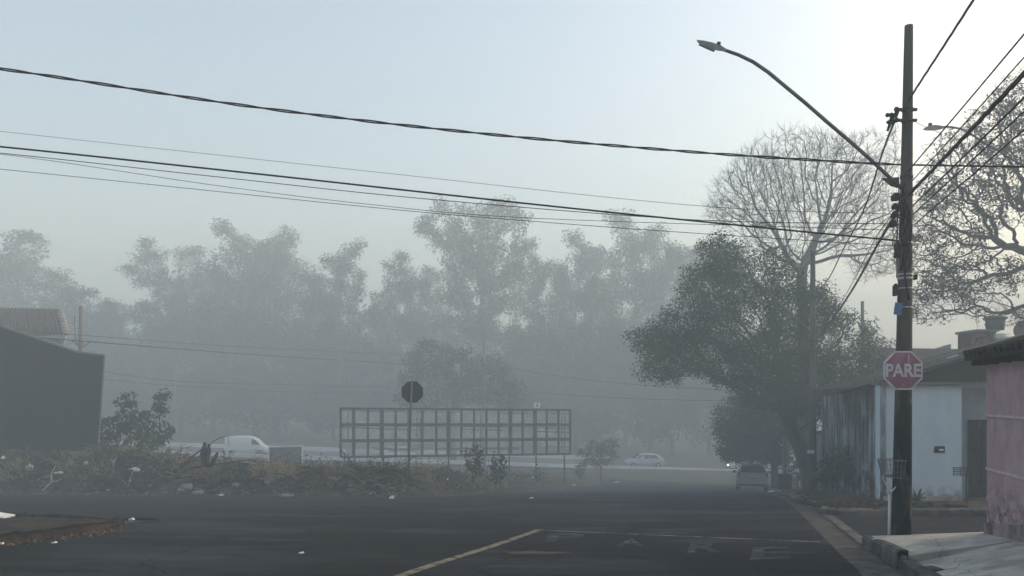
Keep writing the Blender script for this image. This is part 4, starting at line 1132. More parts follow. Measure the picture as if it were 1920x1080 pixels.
MB().box(pl + Vector((.0, -.03, 0)), (.06, .01, .2)).build('numeral', 'darkmetal', bbf)

shm, nt_, bs_ = new_mat('added_pale_sheeting')
f_, _ = noise_fac(nt_, .5, (1, 1, 1.6), 5, .3, .7); nt_.links.new(mix(nt_, f_, (.60, .63, .66), (.78, .80, .80)), bs_.inputs['Base Color']); bs_.inputs['Roughness'].default_value = .6
tl_ = nt_.nodes.new('ShaderNodeBsdfTranslucent'); tl_.inputs['Color'].default_value = (.8, .82, .82, 1); tp_ = nt_.nodes.new('ShaderNodeBsdfTransparent')
m1_ = nt_.nodes.new('ShaderNodeMixShader'); m1_.inputs[0].default_value = .5; nt_.links.new(bs_.outputs[0], m1_.inputs[1]); nt_.links.new(tl_.outputs[0], m1_.inputs[2])
m2_ = nt_.nodes.new('ShaderNodeMixShader'); m2_.inputs[0].default_value = .30; nt_.links.new(tp_.outputs[0], m2_.inputs[1]); nt_.links.new(m1_.outputs[0], m2_.inputs[2])
nt_.links.new(m2_.outputs[0], nt_.nodes['Material Output'].inputs['Surface']); M['sheeting'] = shm
q = [BP(640, 768, .12), BP(1068, 770, .12), BP(1068, 850, .12), BP(640, 855, .12)]
MB().add(q, [(0, 1, 2, 3)]).build('added_pale_sheet', 'sheeting', bbf)  # pale see-through sheet added behind the bars to make the cells paler

# dark board with a pale frame
d = 56; q = [P(504, 838, d), P(567, 836, d), P(567, 872, d), P(504, 872, d)]
sb = empty('sign_board', P(536, 890, d), 'grey board with a pale frame standing right of the white van', 'sign board')
MB().extrude(q, (0, .06, 0)).build('panel', 'signboard', sb)
mb = MB()
for i in range(4): mb.bar(q[i] + Vector((0, -.03, 0)), q[(i + 1) % 4] + Vector((0, -.03, 0)), .09, .09)
mb.build('frame', 'barrier', sb)
for x in (512, 560):
    a = P(x, 870, d + .1); MB().bar(a, (a.x, a.y, ground_z(a.x, a.y) - .1), .08).build('leg', 'billboard', sb)

# ---------------------------------------------------------------- vehicles
def car(name, loc, rz, label, cat, st, paint, L, wheel_y, wr, win, rear=None, front=None, lamps=True, group=None, sx=1.0, lit=False):
    root = empty(name, loc, label, cat, group, rz)
    mb = MB(); n = 14
    for (y, zb, zl, zt, wb, wl, wt) in st:
        zm = zb + (zl - zb) * .55
        half = [(wb * .85, zb), (wb, zb + .10), (wl * 1.0, zm), (wl * .97, zl), (wt, max(zl + .01, zt - .07)), (wt * .82, max(zl + .02, zt))]
        ring = [(0, zb)] + half + [(0, max(zl + .025, zt + .012))] + [(-a, b) for a, b in reversed(half)]
        n = len(ring)
        for a, b in ring: mb.v.append((a, y, b))
    for i in range(len(st) - 1):
        for j in range(n):
            a = i * n + j; b = i * n + (j + 1) % n; mb.f.append((a, a + n, b + n, b))
    mb.f.append(tuple(range(n))); mb.f.append(tuple((len(st) - 1) * n + j for j in range(n - 1, -1, -1)))
    bo = mb.build('body', paint, root, True, True)
    def at(y):
        for a, b in zip(st[:-1], st[1:]):
            if a[0] <= y <= b[0]:
                t = (y - a[0]) / (b[0] - a[0]); return [a[k] + (b[k] - a[k]) * t for k in range(7)]
        return st[-1]
    def side(y, fr, s):
        q = at(y); x = q[5] * .97 + (q[6] - q[5] * .97) * fr; z = q[2] + (q[3] - .07 - q[2]) * fr; return Vector((s * (x + .012), y, z))
    for s in (-1, 1):
        for (ya, yb_, yc, yd) in win:
            MB().add([side(ya, .08, s), side(yb_, .08, s), side(yc, .9, s), side(yd, .9, s)], [(0, 1, 2, 3) if s > 0 else (3, 2, 1, 0)]).build('side_window', 'glass', root, False, True)
    if rear:
        (y0, z0, w0), (y1, z1, w1) = rear
        MB().add([(-w0, y0 - .015, z0), (w0, y0 - .015, z0), (w1, y1 - .015, z1), (-w1, y1 - .015, z1)], [(0, 1, 2, 3)]).build('rear_window', 'glass', root, False, True)
    if front:
        (y0, z0, w0), (y1, z1, w1) = front
        MB().add([(-w0, y0 + .015, z0), (w0, y0 + .015, z0), (w1, y1 + .015, z1), (-w1, y1 + .015, z1)], [(3, 2, 1, 0)]).build('windscreen', 'glass', root, False, True)
    for y in wheel_y:
        q = at(y)
        for s in (-1, 1):
            x = s * (q[4] - .07); wl_ = empty_part('wheel', root, (x, y, wr))
            MB().tube([(-.1, 0, 0), (.1, 0, 0)], wr, 16).build('tyre', 'tyre', wl_, True, True)
            MB().tube([(s * .095, 0, 0), (s * .112, 0, 0)], wr * .6, 10).build('rim', 'rim', wl_, True, True)
    e = st[0]
    if lamps:
        for s in (-1, 1):
            MB().box((s * (e[5] - .09), e[0] + .06, e[2] + .10), (.12, .10, .34)).build('tail_lamp', 'tail', root, False, True)
            f_ = st[-1]; MB().box((s * (f_[5] - .16), f_[0] - .01, f_[2] - .05), (.26, .08, .13)).build('headlight', 'headlight' if lit and s > 0 else 'lampglass', root, False, True)
    return root
def empty_part(name, parent, loc):
    o = bpy.data.objects.new(name, None); COL.objects.link(o); o.parent = parent; o.location = loc; o['_o'] = (0.0, 0.0, 0.0); return o
#         y     zb   belt  top   wb   wbelt wtop
HATCH = [(-1.98, .36, .70, .72, .72, .80, .70), (-1.93, .26, .88, .91, .80, .855, .76), (-1.84, .22, .95, 1.02, .83, .87, .70), (-1.42, .2, .97, 1.34, .84, .875, .56), (-.9, .2, .96, 1.43, .84, .875, .53),
         (0, .2, .95, 1.45, .84, .875, .53), (.45, .2, .95, 1.40, .84, .875, .55), (1.15, .2, .92, .98, .84, .86, .72), (1.55, .22, .82, .86, .82, .83, .66), (1.85, .26, .70, .74, .78, .79, .62), (1.95, .34, .58, .60, .7, .7, .6)]
hx = P(1408, 922, 43); hc = car('parked_car', (hx.x, 45.0, g(45.0) + .0), R(-15), 'silver hatchback parked by the right kerb, seen from behind', 'car', HATCH, 'silver', 4, (-1.25, 1.25), .29,
         [(-1.35, -.4, -.35, -1.15), (-.34, .95, .45, -.28)], ((-1.92, .985, .68), (-1.48, 1.32, .53)), ((1.20, .98, .70), (.50, 1.39, .54)))
hc.location = (13.5, 45.0, g(43.2) + .02 - 0.0); hc.rotation_euler = (R(-4.6), 0, R(-15)); hc.location.z = g(45.0) + .02
MB().box((0, -2.0, .78), (.46, .02, .14)).build('number_plate', 'plate', hc, False, True)
MB().box((0, -1.99, .47), (1.62, .14, .2)).build('rear_bumper', 'silver', hc, False, True)
MB().box((0, -1.97, .30), (1.5, .12, .14)).build('bumper_skirt', 'blackplastic', hc, False, True)
for s in (-1, 1): MB().sphere((s * .95, .55, 1.0), .11, 8, 6, (1, .6, .7)).build('mirror', 'blackplastic', hc, True, True)
MB().tube([(-.15, -2.04, .69), (.15, -2.04, .69)], .02, 6).build('tailgate_handle', 'blackplastic', hc, True, True)

def hw(px, off):
    """a point on the highway under picture column px, off metres beyond the pale kerb"""
    d = 50.0
    while d < 130:
        x = (px - 960) / F * d
        if (Vector((x, d)) - HA).dot(hnv) >= off: return Vector((x, d, G(x, d) + .04))
        d += .05
    return Vector((x, d, g(d)))
hrz = math.atan2(hd.y, hd.x) - math.pi / 2
VAN = [(-2.1, .4, 1.2, 1.86, .80, .85, .72), (-2.06, .34, 1.2, 1.98, .84, .88, .76), (-1.0, .3, 1.2, 2.05, .85, .88, .78), (0, .3, 1.2, 2.04, .85, .88, .77), (.6, .3, 1.18, 1.95, .85, .88, .74), (1.1, .3, 1.14, 1.68, .85, .87, .72), (1.6, .32, 1.06, 1.16, .83, .84, .70), (2.0, .36, .92, .96, .78, .78, .62), (2.15, .42, .70, .74, .7, .7, .6)]
v0 = hw(464, 2.0)
vn = car('white_van', v0, hrz, 'white panel van with a rounded nose on the highway at left', 'van', VAN, 'carwhite', 4.3, (-1.4, 1.35), .32, [(.55, 1.45, 1.0, .6)], ((-2.08, 1.25, .6), (-2.08, 1.8, .55)), ((1.55, 1.14, .7), (1.12, 1.64, .66)))
kv = 78 / F * v0.y / 4.25; vn.scale = (kv, kv, kv)
v1 = hw(1207, 3.2)
SED = HATCH
c1 = car('white_car', v1, hrz + math.pi, 'hazy white car passing on the highway right of the sapling', 'car', HATCH, 'carpale', 4, (-1.25, 1.25), .29, [(-1.35, -.4, -.35, -1.15), (-.34, .95, .45, -.28)], ((-1.92, .985, .68), (-1.48, 1.32, .53)), ((1.20, .98, .70), (.50, 1.39, .54)))
k1 = 72 / F * v1.y / 3.9; c1.scale = (k1, k1, k1)
v2 = hw(1404, 2.6)
c2 = car('white_car', v2, hrz + math.pi + .25, 'white car with a lit headlight just beyond the parked hatchback', 'car', HATCH, 'carwhite', 4, (-1.25, 1.25), .29, [(-1.35, -.4, -.35, -1.15), (-.34, .95, .45, -.28)], ((-1.92, .985, .68), (-1.48, 1.32, .53)), ((1.20, .98, .70), (.50, 1.39, .54)), lit=True)
v3 = hw(1488, 3.0)
c3 = car('white_car', v3, hrz + math.pi, 'white car half hidden behind the street tree trunk', 'car', HATCH, 'carwhite', 4, (-1.25, 1.25), .29, [(-1.35, -.4, -.35, -1.15), (-.34, .95, .45, -.28)], ((-1.92, .985, .68), (-1.48, 1.32, .53)), ((1.20, .98, .70), (.50, 1.39, .54)))
v4 = hw(757, 2.4)
c4_ = car('white_car', v4, hrz, 'long white car glimpsed under the billboard frame by the black sign', 'car', HATCH, 'carwhite', 4, (-1.25, 1.25), .29, [(-1.35, -.4, -.35, -1.15), (-.34, .95, .45, -.28)], ((-1.92, .985, .68), (-1.48, 1.32, .53)), ((1.20, .98, .70), (.50, 1.39, .54)))
k4 = 86 / F * v4.y / 3.9; c4_.scale = (k4 * .9, k4, k4 * .8)

# ---------------------------------------------------------------- left: dark wall building and the tiled house behind
LD = 33.0
pr = [(-260, 520), (0, 612), (60, 632), (145, 661), (195, 667), (186, 800), (180, 905), (-260, 905)]
fr = [P(x, y, LD) for x, y in pr]; bk_ = [Vector((p.x - 4.6, p.y + 8, p.z)) for p in fr]
lb = empty('dark_building', P(180, 905, LD), 'dark grey rendered building with a sloping top at the left edge', 'building')
MB().prism(fr, bk_).build('wall', 'darkwall', lb)
mb = MB()
for a, b in zip(pr[:4], pr[1:5]): mb.bar(P(a[0], a[1] - 1.2, LD - .02), P(b[0], b[1] - 1.2, LD - .02), .12, .07)
mb.bar(P(196.2, 667, LD - .03), P(181.5, 880, LD - .03), .05, .05)
mb.build('coping', 'coping', lb)
mb = MB(); rng = random.Random(14)
def blot(px, py, wpx, hpx):
    c = P(px, py, LD - .012); k = 11
    ring = [c + Vector((wpx / F * LD * .5 * math.cos(a) * rng.uniform(.5, 1.2), rng.uniform(-.002, .002), hpx / F * LD * .5 * math.sin(a) * rng.uniform(.6, 1.2))) for a in [6.283 * i / k for i in range(k)]]
    mb.add([c] + ring, [(0, 1 + i, 1 + (i + 1) % k) for i in range(k)])
for (px, py, wpx, hpx) in ((105, 765, 6, 22), (90, 782, 4, 14), (126, 770, 5, 6), (101, 812, 2, 46), (145, 800, 3, 10), (88, 735, 3, 5), (70, 800, 3, 9)): blot(px, py, wpx, hpx)
mb.build('mould_stain', 'darkstain', lb)
HD = 46.0
e0, e1 = P(-200, 629, HD), P(124, 629, HD); r0_, r1_ = P(-200, 574, HD + 3.2), P(111, 580, HD + 3.2)
lh_ = empty('tiled_house', P(60, 905, HD), 'house with a pitched clay tile roof behind the dark building', 'house')
nU = 90
rf = MB().grid(lambda u, v: e0.lerp(e1, u).lerp(r0_.lerp(r1_, u), v) + Vector((0, 0, .05 * math.sin(u * 283) + .03 * math.floor(v * 9) / 9)), 900, 18).build('roof', 'tile_far', lh_, True)
mb = MB(); 
for i in range(9):
    p = e1.lerp(r1_, (i + .4) / 9); mb.sphere(p + Vector((.05, -.05, .06)), .2, 8, 5, (1.2, .8, .6))
mb.build('verge_tile', 'tile_verge', rf, True)
MB().prism([r0_, r1_, r1_ + Vector((-2.6, 3, -1.9)), r0_ + Vector((0, 3, -1.9))], [p + Vector((0, 0, -.12)) for p in (r0_, r1_, r1_ + Vector((-2.6, 3, -1.9)), r0_ + Vector((0, 3, -1.9)))]).build('rear_roof', 'tile_far', lh_)
MB().bar(e0 + Vector((0, -.05, -.12)), e1 + Vector((0, -.05, -.12)), .12, .2).build('fascia', 'trim', lh_)
w0 = P(-200, 636, HD + .35); w1 = P(117, 636, HD + .35)
MB().prism([Vector((w0.x, w0.y, -3)), Vector((w1.x, w1.y, -3)), w1, w0], [Vector((w0.x - 4.4, w0.y + 5.5, -3)), Vector((w1.x - 4.4, w1.y + 5.5, -3)), w1 + Vector((-4.4, 5.5, 0)), w0 + Vector((-4.4, 5.5, 0))]).build('wall', 'teal', lh_)
MB().tube([P(121, 634, HD), P(122, 690, HD)], .06, 6).build('downpipe', 'trim', lh_)

# ---------------------------------------------------------------- right: pale blue house with the ribbed side wall
WD = 19.0
zt_ = P(0, 722, WD).z; zb_ = g(WD) + .12
wx0, wx1, wx2 = P(1650, 0, WD).x, P(1803, 0, WD).x, P(1900, 0, WD).x
wh = empty('pale_blue_house', (wx0, WD, zb_), 'low pale blue house with a mouldy ribbed side wall across the side street', 'house')
far = Vector((wx0 + .27 * 11.5, WD + 11.5, 0))
dz_end = -.25
# front wall
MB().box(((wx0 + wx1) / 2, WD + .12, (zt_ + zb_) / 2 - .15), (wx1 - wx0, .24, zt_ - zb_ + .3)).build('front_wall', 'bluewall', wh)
# side wall body and ribs
sdir = Vector((.262, 1, 0)).normalized(); sn = Vector((-1, .262, 0)).normalized()
s0 = Vector((wx0, WD + .0, 0))
mb = MB()
def swall(t0, t1, off, thick, zlo_, zhi0):
    a = s0 + sdir * t0 + sn * off; b = s0 + sdir * t1 + sn * off; n_ = -sn * thick
    za0, za1 = g(a.y) - .2, g(b.y) - .2
    hi0 = zt_ - .25 * t0 / 11.5 + zhi0; hi1 = zt_ - .25 * t1 / 11.5 + zhi0
    q = [Vector((a.x, a.y, za0)), Vector((b.x, b.y, za1)), Vector((b.x, b.y, hi1)), Vector((a.x, a.y, hi0))]
    return q, [p + n_ for p in q]
q, q2 = swall(.1, 11.5, -.14, .2, 0, 0); MB().prism(q, q2).build('side_wall', 'ribgap', wh)
t = .0; k = 0
while t < 11.3:
    q, q2 = swall(t, t + .26, 0 if k else -.003, .13, 0, -.02); MB().prism(q, q2).build('rib', 'mould', wh)
    t += .62; k += 1
q, q2 = swall(.0, 11.5, .03, .3, 0, .05)
for (a, b) in ((q, q2),): pass
mb = MB(); a = s0 + sn * .0 + Vector((0, 0, zt_ + .0)); 
# recessed porch wall and gate
MB().box(((wx1 + wx2) / 2 + .005, WD + .62, (zt_ + zb_) / 2 - .02), (wx2 - wx1 - .01, .2, zt_ - zb_ + .1)).build('porch_wall', 'greywall', wh)
MB().box((wx1 - .1, WD + .43, (zt_ + zb_) / 2 - .02), (.196, .37, zt_ - zb_ + .1)).build('porch_return', 'greywall', wh)
gx0, gx1 = P(1815, 0, WD + .5).x, P(1862, 0, WD + .5).x; gz1 = P(0, 787, WD + .5).z; gz0 = zb_ + .02
gt_ = MB().box(((gx0 + gx1) / 2, WD + .50, (gz0 + gz1) / 2), (gx1 - gx0, .03, gz1 - gz0)).build('gate', 'gate', wh)
mb = MB()
for i in range(6): 
    x = gx0 + (gx1 - gx0) * i / 5; mb.bar((x, WD + .47, gz0), (x, WD + .47, gz1), .025)
for i in range(5):
    z = gz0 + (gz1 - gz0) * (i + .5) / 5
    for j in range(5):
        x = gx0 + (gx1 - gx0) * (j + .5) / 5; mb.tube([(x + .045 * math.cos(a), WD + .465, z + .12 * math.sin(a)) for a in [i2 * 6.283 / 10 for i2 in range(11)]], .008, 4)
mb.build('gate_bars', 'darkmetal', gt_)
# top trim and house number panel
MB().box(((wx0 + wx2) / 2, WD + .1, zt_ + .035), (wx2 - wx0 + .1, .5, .06)).build('wall_capping', 'fascia', wh)
c = P(1761, 842.5, WD - .0); 
pn = MB().box((c.x, WD - .012, c.z), (.24, .03, .15)).build('meter_panel', 'blackplastic', wh)
MB().box((c.x + .035, WD - .03, c.z - .01), (.10, .012, .045)).build('number_plate', 'whitepaint', pn)
MB().box(((wx0 + wx1) / 2 + .02, WD - .06, zb_ + .05), (wx1 - wx0 - .1, .13, .12)).build('footing', 'chunk', wh)
# roof of the blue house: brown gable slope rising to the right with a fascia board
RD = WD + 1.0
ga = [P(1600, 727, RD), P(1660, 712, RD), P(1850, 659, RD), P(1990, 618, RD), P(1990, 724, RD), P(1600, 730, RD)]
MB().prism(ga, [p + Vector((1.2, 6, 0)) for p in ga]).build('roof', 'roofbrown', wh)
MB().bar(P(1640, 711, RD - .1), P(1990, 612, RD - .1), .16, .17).build('roof_fascia', 'fascia', wh)
MB().bar(P(1775, 671.5, RD - .2), P(1797, 665.5, RD - .2), .02, .05).build('fascia_patch', 'trim', wh)
rng = random.Random(77); mb = MB()
# low tiled slope above the side wall
q0, q1 = s0 + sdir * 0.3 + Vector((.1, 0, zt_ + .02)), s0 + sdir * 11.5 + Vector((.1, 0, zt_ - .23))
MB().grid(lambda u, v: q0.lerp(q1, u) + Vector((3.2 * v, 0, .95 * v + .03 * math.sin(u * 200))), 200, 6).build('side_roof', 'roofbrown', wh, True)
# slatted basket on a post before the house
b0 = P(1812, 958, 17.2); b0.z = g(17.2) + .13
lb2 = empty('litter_basket', b0, 'dark slatted litter basket on a thin post before the blue house', 'litter basket')
MB().tube([b0 - Vector((0, 0, .05)), Vector((b0.x, b0.y, P(0, 888, 17.2).z))], .016, 6).build('post', 'darkmetal', lb2, True)
mb = MB()
for i in range(5):
    y = 877 + i * 3.4; mb.bar(P(1787, y, 17.0), P(1815, y, 17.0), .02, .018).bar(P(1787, y, 17.4), P(1815, y, 17.4), .02, .018)
for x in (1788, 1801, 1814): mb.bar(P(x, 876, 17.0), P(x, 892, 17.0), .014).bar(P(x, 876, 17.4), P(x, 892, 17.4), .014)
for x in (1788, 1797, 1806, 1814): mb.bar(P(x, 892, 17.0), P(x, 892, 17.4), .014)
mb.build('basket', 'darkmetal', lb2)

# neighbour house behind with roofs, tank and dishes
ND = 33.0
nh = empty('neighbour_house', P(1740, 925, ND), 'brown roofed house behind the pale blue house', 'house')
MB().prism([P(1640, 703, ND), P(1860, 700, ND), P(1840, 655, ND + 3.5), P(1655, 652, ND + 3.5)], [P(1640, 707, ND), P(1860, 704, ND), P(1840, 660, ND + 3.6), P(1655, 657, ND + 3.6)]).build('roof', 'roofbrown', nh)
z0 = g(ND) - .2; a, b = P(1655, 705, ND + .5), P(1850, 705, ND + .5)
MB().prism([Vector((a.x, a.y, z0)), Vector((b.x, b.y, z0)), b, a], [Vector((a.x, a.y + 6, z0)), Vector((b.x, b.y + 6, z0)), b + Vector((0, 6, 0)), a + Vector((0, 6, 0))]).build('wall', 'greywall', nh)
q = [P(1738, 660, 37), P(1783, 645, 37), P(1783, 700, 37), P(1738, 700, 37)]
MB().prism(q, [p + Vector((.3, 1.2, 0)) for p in q]).build('blue_parapet', 'bluepanel', nh)
TD = 27.0
tw = empty('roof_turret', P(1850, 660, TD), 'brown block turret behind the pink house eave under the grey tank', 'turret')
q = [P(1833, 690, TD), P(1868, 690, TD), P(1868, 622, TD), P(1833, 622, TD)]
zz = g(TD) - .1; q[0].z = zz; q[1].z = zz
MB().prism(q, [p + Vector((0, 1.2, 0)) for p in q]).build('wall', 'brick', tw)
MB().box(((q[2].x + q[3].x) / 2, TD + .6, q[2].z + .04), (q[2].x - q[3].x + .12, 1.35, .08)).build('ledge', 'fascia', tw)
tk0 = P(1866, 618, TD + .6); 
tk = empty('water_tank', tk0, 'grey plastic water tank with a wide lid above the pink house eave', 'water tank')
rT = 18 / F * TD
MB().tube([tk0 - Vector((0, 0, .02)), tk0 + Vector((0, 0, .36))], [rT * .84, rT * .97], 20).build('body', 'tank', tk, True)
MB().tube([tk0 + Vector((0, 0, .36)), tk0 + Vector((0, 0, .40)), tk0 + Vector((0, 0, .47))], [rT * 1.18, rT * 1.18, rT * .7], 20).build('lid', 'tank', tk, True)
MB().tube([P(1866, 634, TD - .25), P(1893, 634, TD - .25)], .13, 14).bar(P(1872, 640, TD - .25), P(1872, 690, TD - .25), .04).bar(P(1888, 640, TD - .25), P(1888, 690, TD - .25), .04)
bl = empty('water_heater', P(1879, 650, TD - .3), 'pale cylindrical water heater beside the brown turret', 'water heater')
MB().tube([P(1866, 633, TD - .3), P(1893, 633, TD - .3)], .14, 14).build('drum', 'boiler', bl, True)
MB().bar(P(1872, 640, TD - .3), P(1872, 700, TD - .3), .04).bar(P(1888, 640, TD - .3), P(1888, 700, TD - .3), .04).build('stand', 'darkmetal', bl)
def dish(px, py, d, rpx, sq, label, legs):
    c = P(px, py, d); r = rpx / F * d
    o = empty('satellite_dish', c, label, 'satellite dish')
    mb = MB()
    nrm = Vector((-.75 * sq, -.6, .25)).normalized(); x = nrm.orthogonal().normalized(); y = nrm.cross(x)
    for i in range(7):
        t = i / 6
        for j in range(20):
            a = 6.2832 * j / 20; mb.v.append(tuple(c + (x * math.cos(a) + y * math.sin(a)) * r * t + nrm * (.22 * r * t * t)))
    for i in range(6):
        for j in range(20): mb.f.append((i * 20 + j, i * 20 + (j + 1) % 20, i * 20 + 20 + (j + 1) % 20, i * 20 + 20 + j))
    mb.build('reflector', 'dish', o, True)
    MB().tube([c, c + Vector((.05, .1, -r * 2.4))], .03, 6).build('mast', 'darkmetal', o)
    MB().tube([c - y * r * .9, c + nrm * r * .9], .012, 5).tube([c + y * r * .9, c + nrm * r * .9], .012, 5).sphere(c + nrm * r * .9, .04, 7, 5).build('feed_arm', 'darkmetal', o)
dish(1838, 640, 24, 16, 1, 'brownish satellite dish left of the turret, cut by the dark eave', 1)
dish(1926, 622, 22, 23, .4, 'rusty red satellite dish at the right edge above the eave', 1)

# ---------------------------------------------------------------- pink house
pu = Vector((.262, 1, 0)).normalized(); pn_ = Vector((-1, .262, 0)).normalized()
pc0 = Vector((6.17, 10.40, 0)); PL = 7.0
ph = empty('pink_house', (6.17, 10.4, -1.768), 'pink rendered house with pale bands and a dark tiled eave at the right edge', 'house')
def pwall(z0, z1, out_, t0=0.0, t1=PL, thick=.25):
    a = pc0 - pu * t0 + pn_ * out_; b = pc0 - pu * t1 + pn_ * out_
    q = [Vector((a.x, a.y, z0)), Vector((b.x, b.y, z0)), Vector((b.x, b.y, z1)), Vector((a.x, a.y, z1))]
    n_ = -pn_ * thick; return q, [p + n_ for p in q]
q, q2 = pwall(-2.4, .43, 0, 0, PL, 6); MB().prism(q, q2).build('wall', 'pink', ph)
for z in (-.235, -.925):
    q, q2 = pwall(z - .016, z + .016, .014, -.004, PL, .02); MB().prism(q, q2).build('band', 'pinkband', ph)
a = pc0 + pn_ * .03; b = pc0 - pu * PL + pn_ * .03
q = [Vector((a.x, a.y, -2.4)) + pu * .02, Vector((b.x, b.y, -2.4)), Vector((b.x, b.y, -.75)), Vector((a.x, a.y, -1.63)) + pu * .02]
q[2].z = -1.63 + .145 * PL * .9
MB().prism(q, [p - pn_ * .029 for p in q]).build('plinth', 'plinth', ph)
# eave: tiles, fascia, rafters
ea = pc0 + pu * .20 + pn_ * .22; eb = pc0 - pu * PL + pn_ * .22
def roofp(u, v):
    p = ea.lerp(eb, u) - pn_ * (3.0 * v); s_ = u * (PL + .2) / .19
    return Vector((p.x, p.y, .585 + .78 * v + .026 * abs(math.sin(s_ * math.pi)) + .012 * math.floor(v * 9)))
rf = MB().grid(roofp, 300, 18).build('roof', 'tile_dark', ph, True)
mb = MB(); ntile = int((PL + .2) / .19)
for i in range(ntile):
    p = ea.lerp(eb, (i + .5) / ntile); p = Vector((p.x, p.y, .565))
    mb.tube([p + pn_ * .015, p - pn_ * .35 + Vector((0, 0, .09))], .05, 8)
mb.build('eave_tile', 'tile_dark', rf, True)
q = [ea + Vector((0, 0, .48)), eb + Vector((0, 0, .48)), eb + Vector((0, 0, .55)), ea + Vector((0, 0, .55))]
q = [p - pn_ * .02 for p in q]
MB().prism(q, [p - pn_ * .03 for p in q]).build('fascia', 'wood_dark', ph)
q = [ea + Vector((0, 0, .50)) - pu * .02, eb + Vector((0, 0, .50)), eb - pn_ * .3 + Vector((0, 0, .52)), ea - pn_ * .3 + Vector((0, 0, .52)) - pu * .02]
MB().prism(q, [p + Vector((0, 0, .02)) for p in q]).build('soffit', 'wood_dark', ph)
for i in range(16):
    p = pc0 - pu * (.0 + i * .45); MB().bar(p + pn_ * .17 + Vector((0, 0, .455)), p - pn_ * .02 + Vector((0, 0, .455)), .06, .08).build('rafter', 'wood_dark', ph)
MB().bar(pc0 + pu * .16 - pn_ * .1 + Vector((0, 0, .47)), pc0 - pu * .4 - pn_ * .1 + Vector((0, 0, .47)), .2, .09).build('beam', 'wood_dark', ph)

# ---------------------------------------------------------------- debris on the lot
rng = random.Random(101)
def lot_pt(sd0, sd1, s0_, s1_):
    """random point near the lot's edge; s: columns in the photo"""
    for _ in range(60):
        px = rng.uniform(s0_, s1_); d_ = rng.uniform(24, 50 if px > 760 else 31); x = (px - 960) / F * d_
        sd = lot_sd(x, d_)
        if sd0 < sd < sd1: return Vector((x, d_, lot_z(x, d_)))
    return None
def blades(n, sd0, sd1, a, b, hmin, hmax, wid, dens=None):
    mb = MB()
    for _ in range(n):
        p = lot_pt(sd0, sd1, a, b)
        if p is None: continue
        if dens is not None and nz(p.x * .6, p.y * .6, 7) < dens: continue
        for k in range(4):
            q = p + Vector((rng.gauss(0, .1), rng.gauss(0, .1), -.03)); h = rng.uniform(hmin, hmax); l = Vector((rng.gauss(0, .45), rng.gauss(0, .45), 1)).normalized() * h
            s = Vector((rng.uniform(-1, 1), rng.uniform(-1, 1), 0)).normalized() * wid / 2
            mb.add([q - s, q + s, q + l * .6 + s * .7 + Vector((l.x * .2, l.y * .2, 0)), q + l + Vector((l.x * .5, l.y * .5, -.1 * h))], [(0, 1, 2), (0, 2, 3)])
    return mb
tag(blades(2600, .9, 5, -120, 640, .12, .42, .022, -.05).build('dry_grass', 'drygrass'), kind='stuff')
tag(blades(500, 1.2, 3.0, 475, 545, .2, .42, .022).build('dry_grass', 'drygrass'), kind='stuff')
tag(blades(900, 1.4, 4.5, 545, 800, .10, .30, .022).build('grass', 'greengrass'), kind='stuff')
tag(blades(900, .4, 4.5, 760, 1120, .08, .26, .024, -.1).build('grass', 'greengrass'), kind='stuff')
tag(blades(600, .5, 4.5, 760, 1120, .10, .35, .024, 0).build('dry_grass', 'drygrass'), kind='stuff')
def heap(n, sd0, sd1, a, b, l0, l1, r0, r1, seed):
    mb = MB()
    for _ in range(n):
        p = lot_pt(sd0, sd1, a, b)
        if p is None: continue
        L = rng.uniform(l0, l1); an = rng.uniform(0, 6.283); el = rng.gauss(.12, .3)
        dv = Vector((math.cos(an) * math.cos(el), math.sin(an) * math.cos(el) * .6, math.sin(el))); r = rng.uniform(r0, r1)
        m_ = p + dv * L * .5 + Vector((rng.gauss(0, .08), rng.gauss(0, .05), .04 + rng.uniform(0, .12))) * L
        mb.tube([p - Vector((0, 0, .02)), m_, p + dv * L + Vector((0, 0, rng.uniform(-.1, .05) * L))], [r, r * .85, r * .4], 4)
    return mb
tag(heap(420, .9, 3.0, -120, 700, .3, 1.2, .006, .017, 1).build('brushwood_debris', 'twig', None, True), kind='stuff')
tag(heap(260, .6, 3.0, -120, 760, .4, 1.3, .008, .022, 2).build('rotten_brushwood_debris', 'twig_dark', None, True), kind='stuff')
tag(heap(240, .3, 3.5, 700, 1110, .25, .8, .006, .016, 3).build('brushwood_debris', 'twig', None, True), kind='stuff')
mb = MB()
for _ in range(230):
    p = lot_pt(1.2, 4.0, -120, 1080)
    if p is None: continue
    h = rng.uniform(.25, .75) * (1 if p.x < -3 else .8); q = p + Vector((rng.gauss(0, .12), rng.gauss(0, .1), h)); m_ = p.lerp(q, .5) + Vector((rng.gauss(0, .05), 0, 0))
    mb.tube([p - Vector((0, 0, .05)), m_, q], [.008, .006, .003], 3, cap=False)
    for k in range(rng.randint(2, 9)):
        leaf_quad(mb, p.lerp(q, rng.uniform(.35, 1)) + Vector((rng.gauss(0, .03), rng.gauss(0, .03), 0)), rng.uniform(.06, .16), rng.uniform(.02, .05), rng, .2)
tag(mb.build('dry_weeds', 'leaf_brown'), kind='stuff')
mb = MB()
for _ in range(90):
    p = lot_pt(.8, 4.0, -120, 1100)
    if p is None: continue
    for k in range(40):
        leaf_quad(mb, p + Vector((rng.gauss(0, .13), rng.gauss(0, .1), abs(rng.gauss(0, .14)))), rng.uniform(.07, .17), rng.uniform(.025, .06), rng, -.3)
tag(mb.build('low_weeds', 'leaf_mid'), kind='stuff')
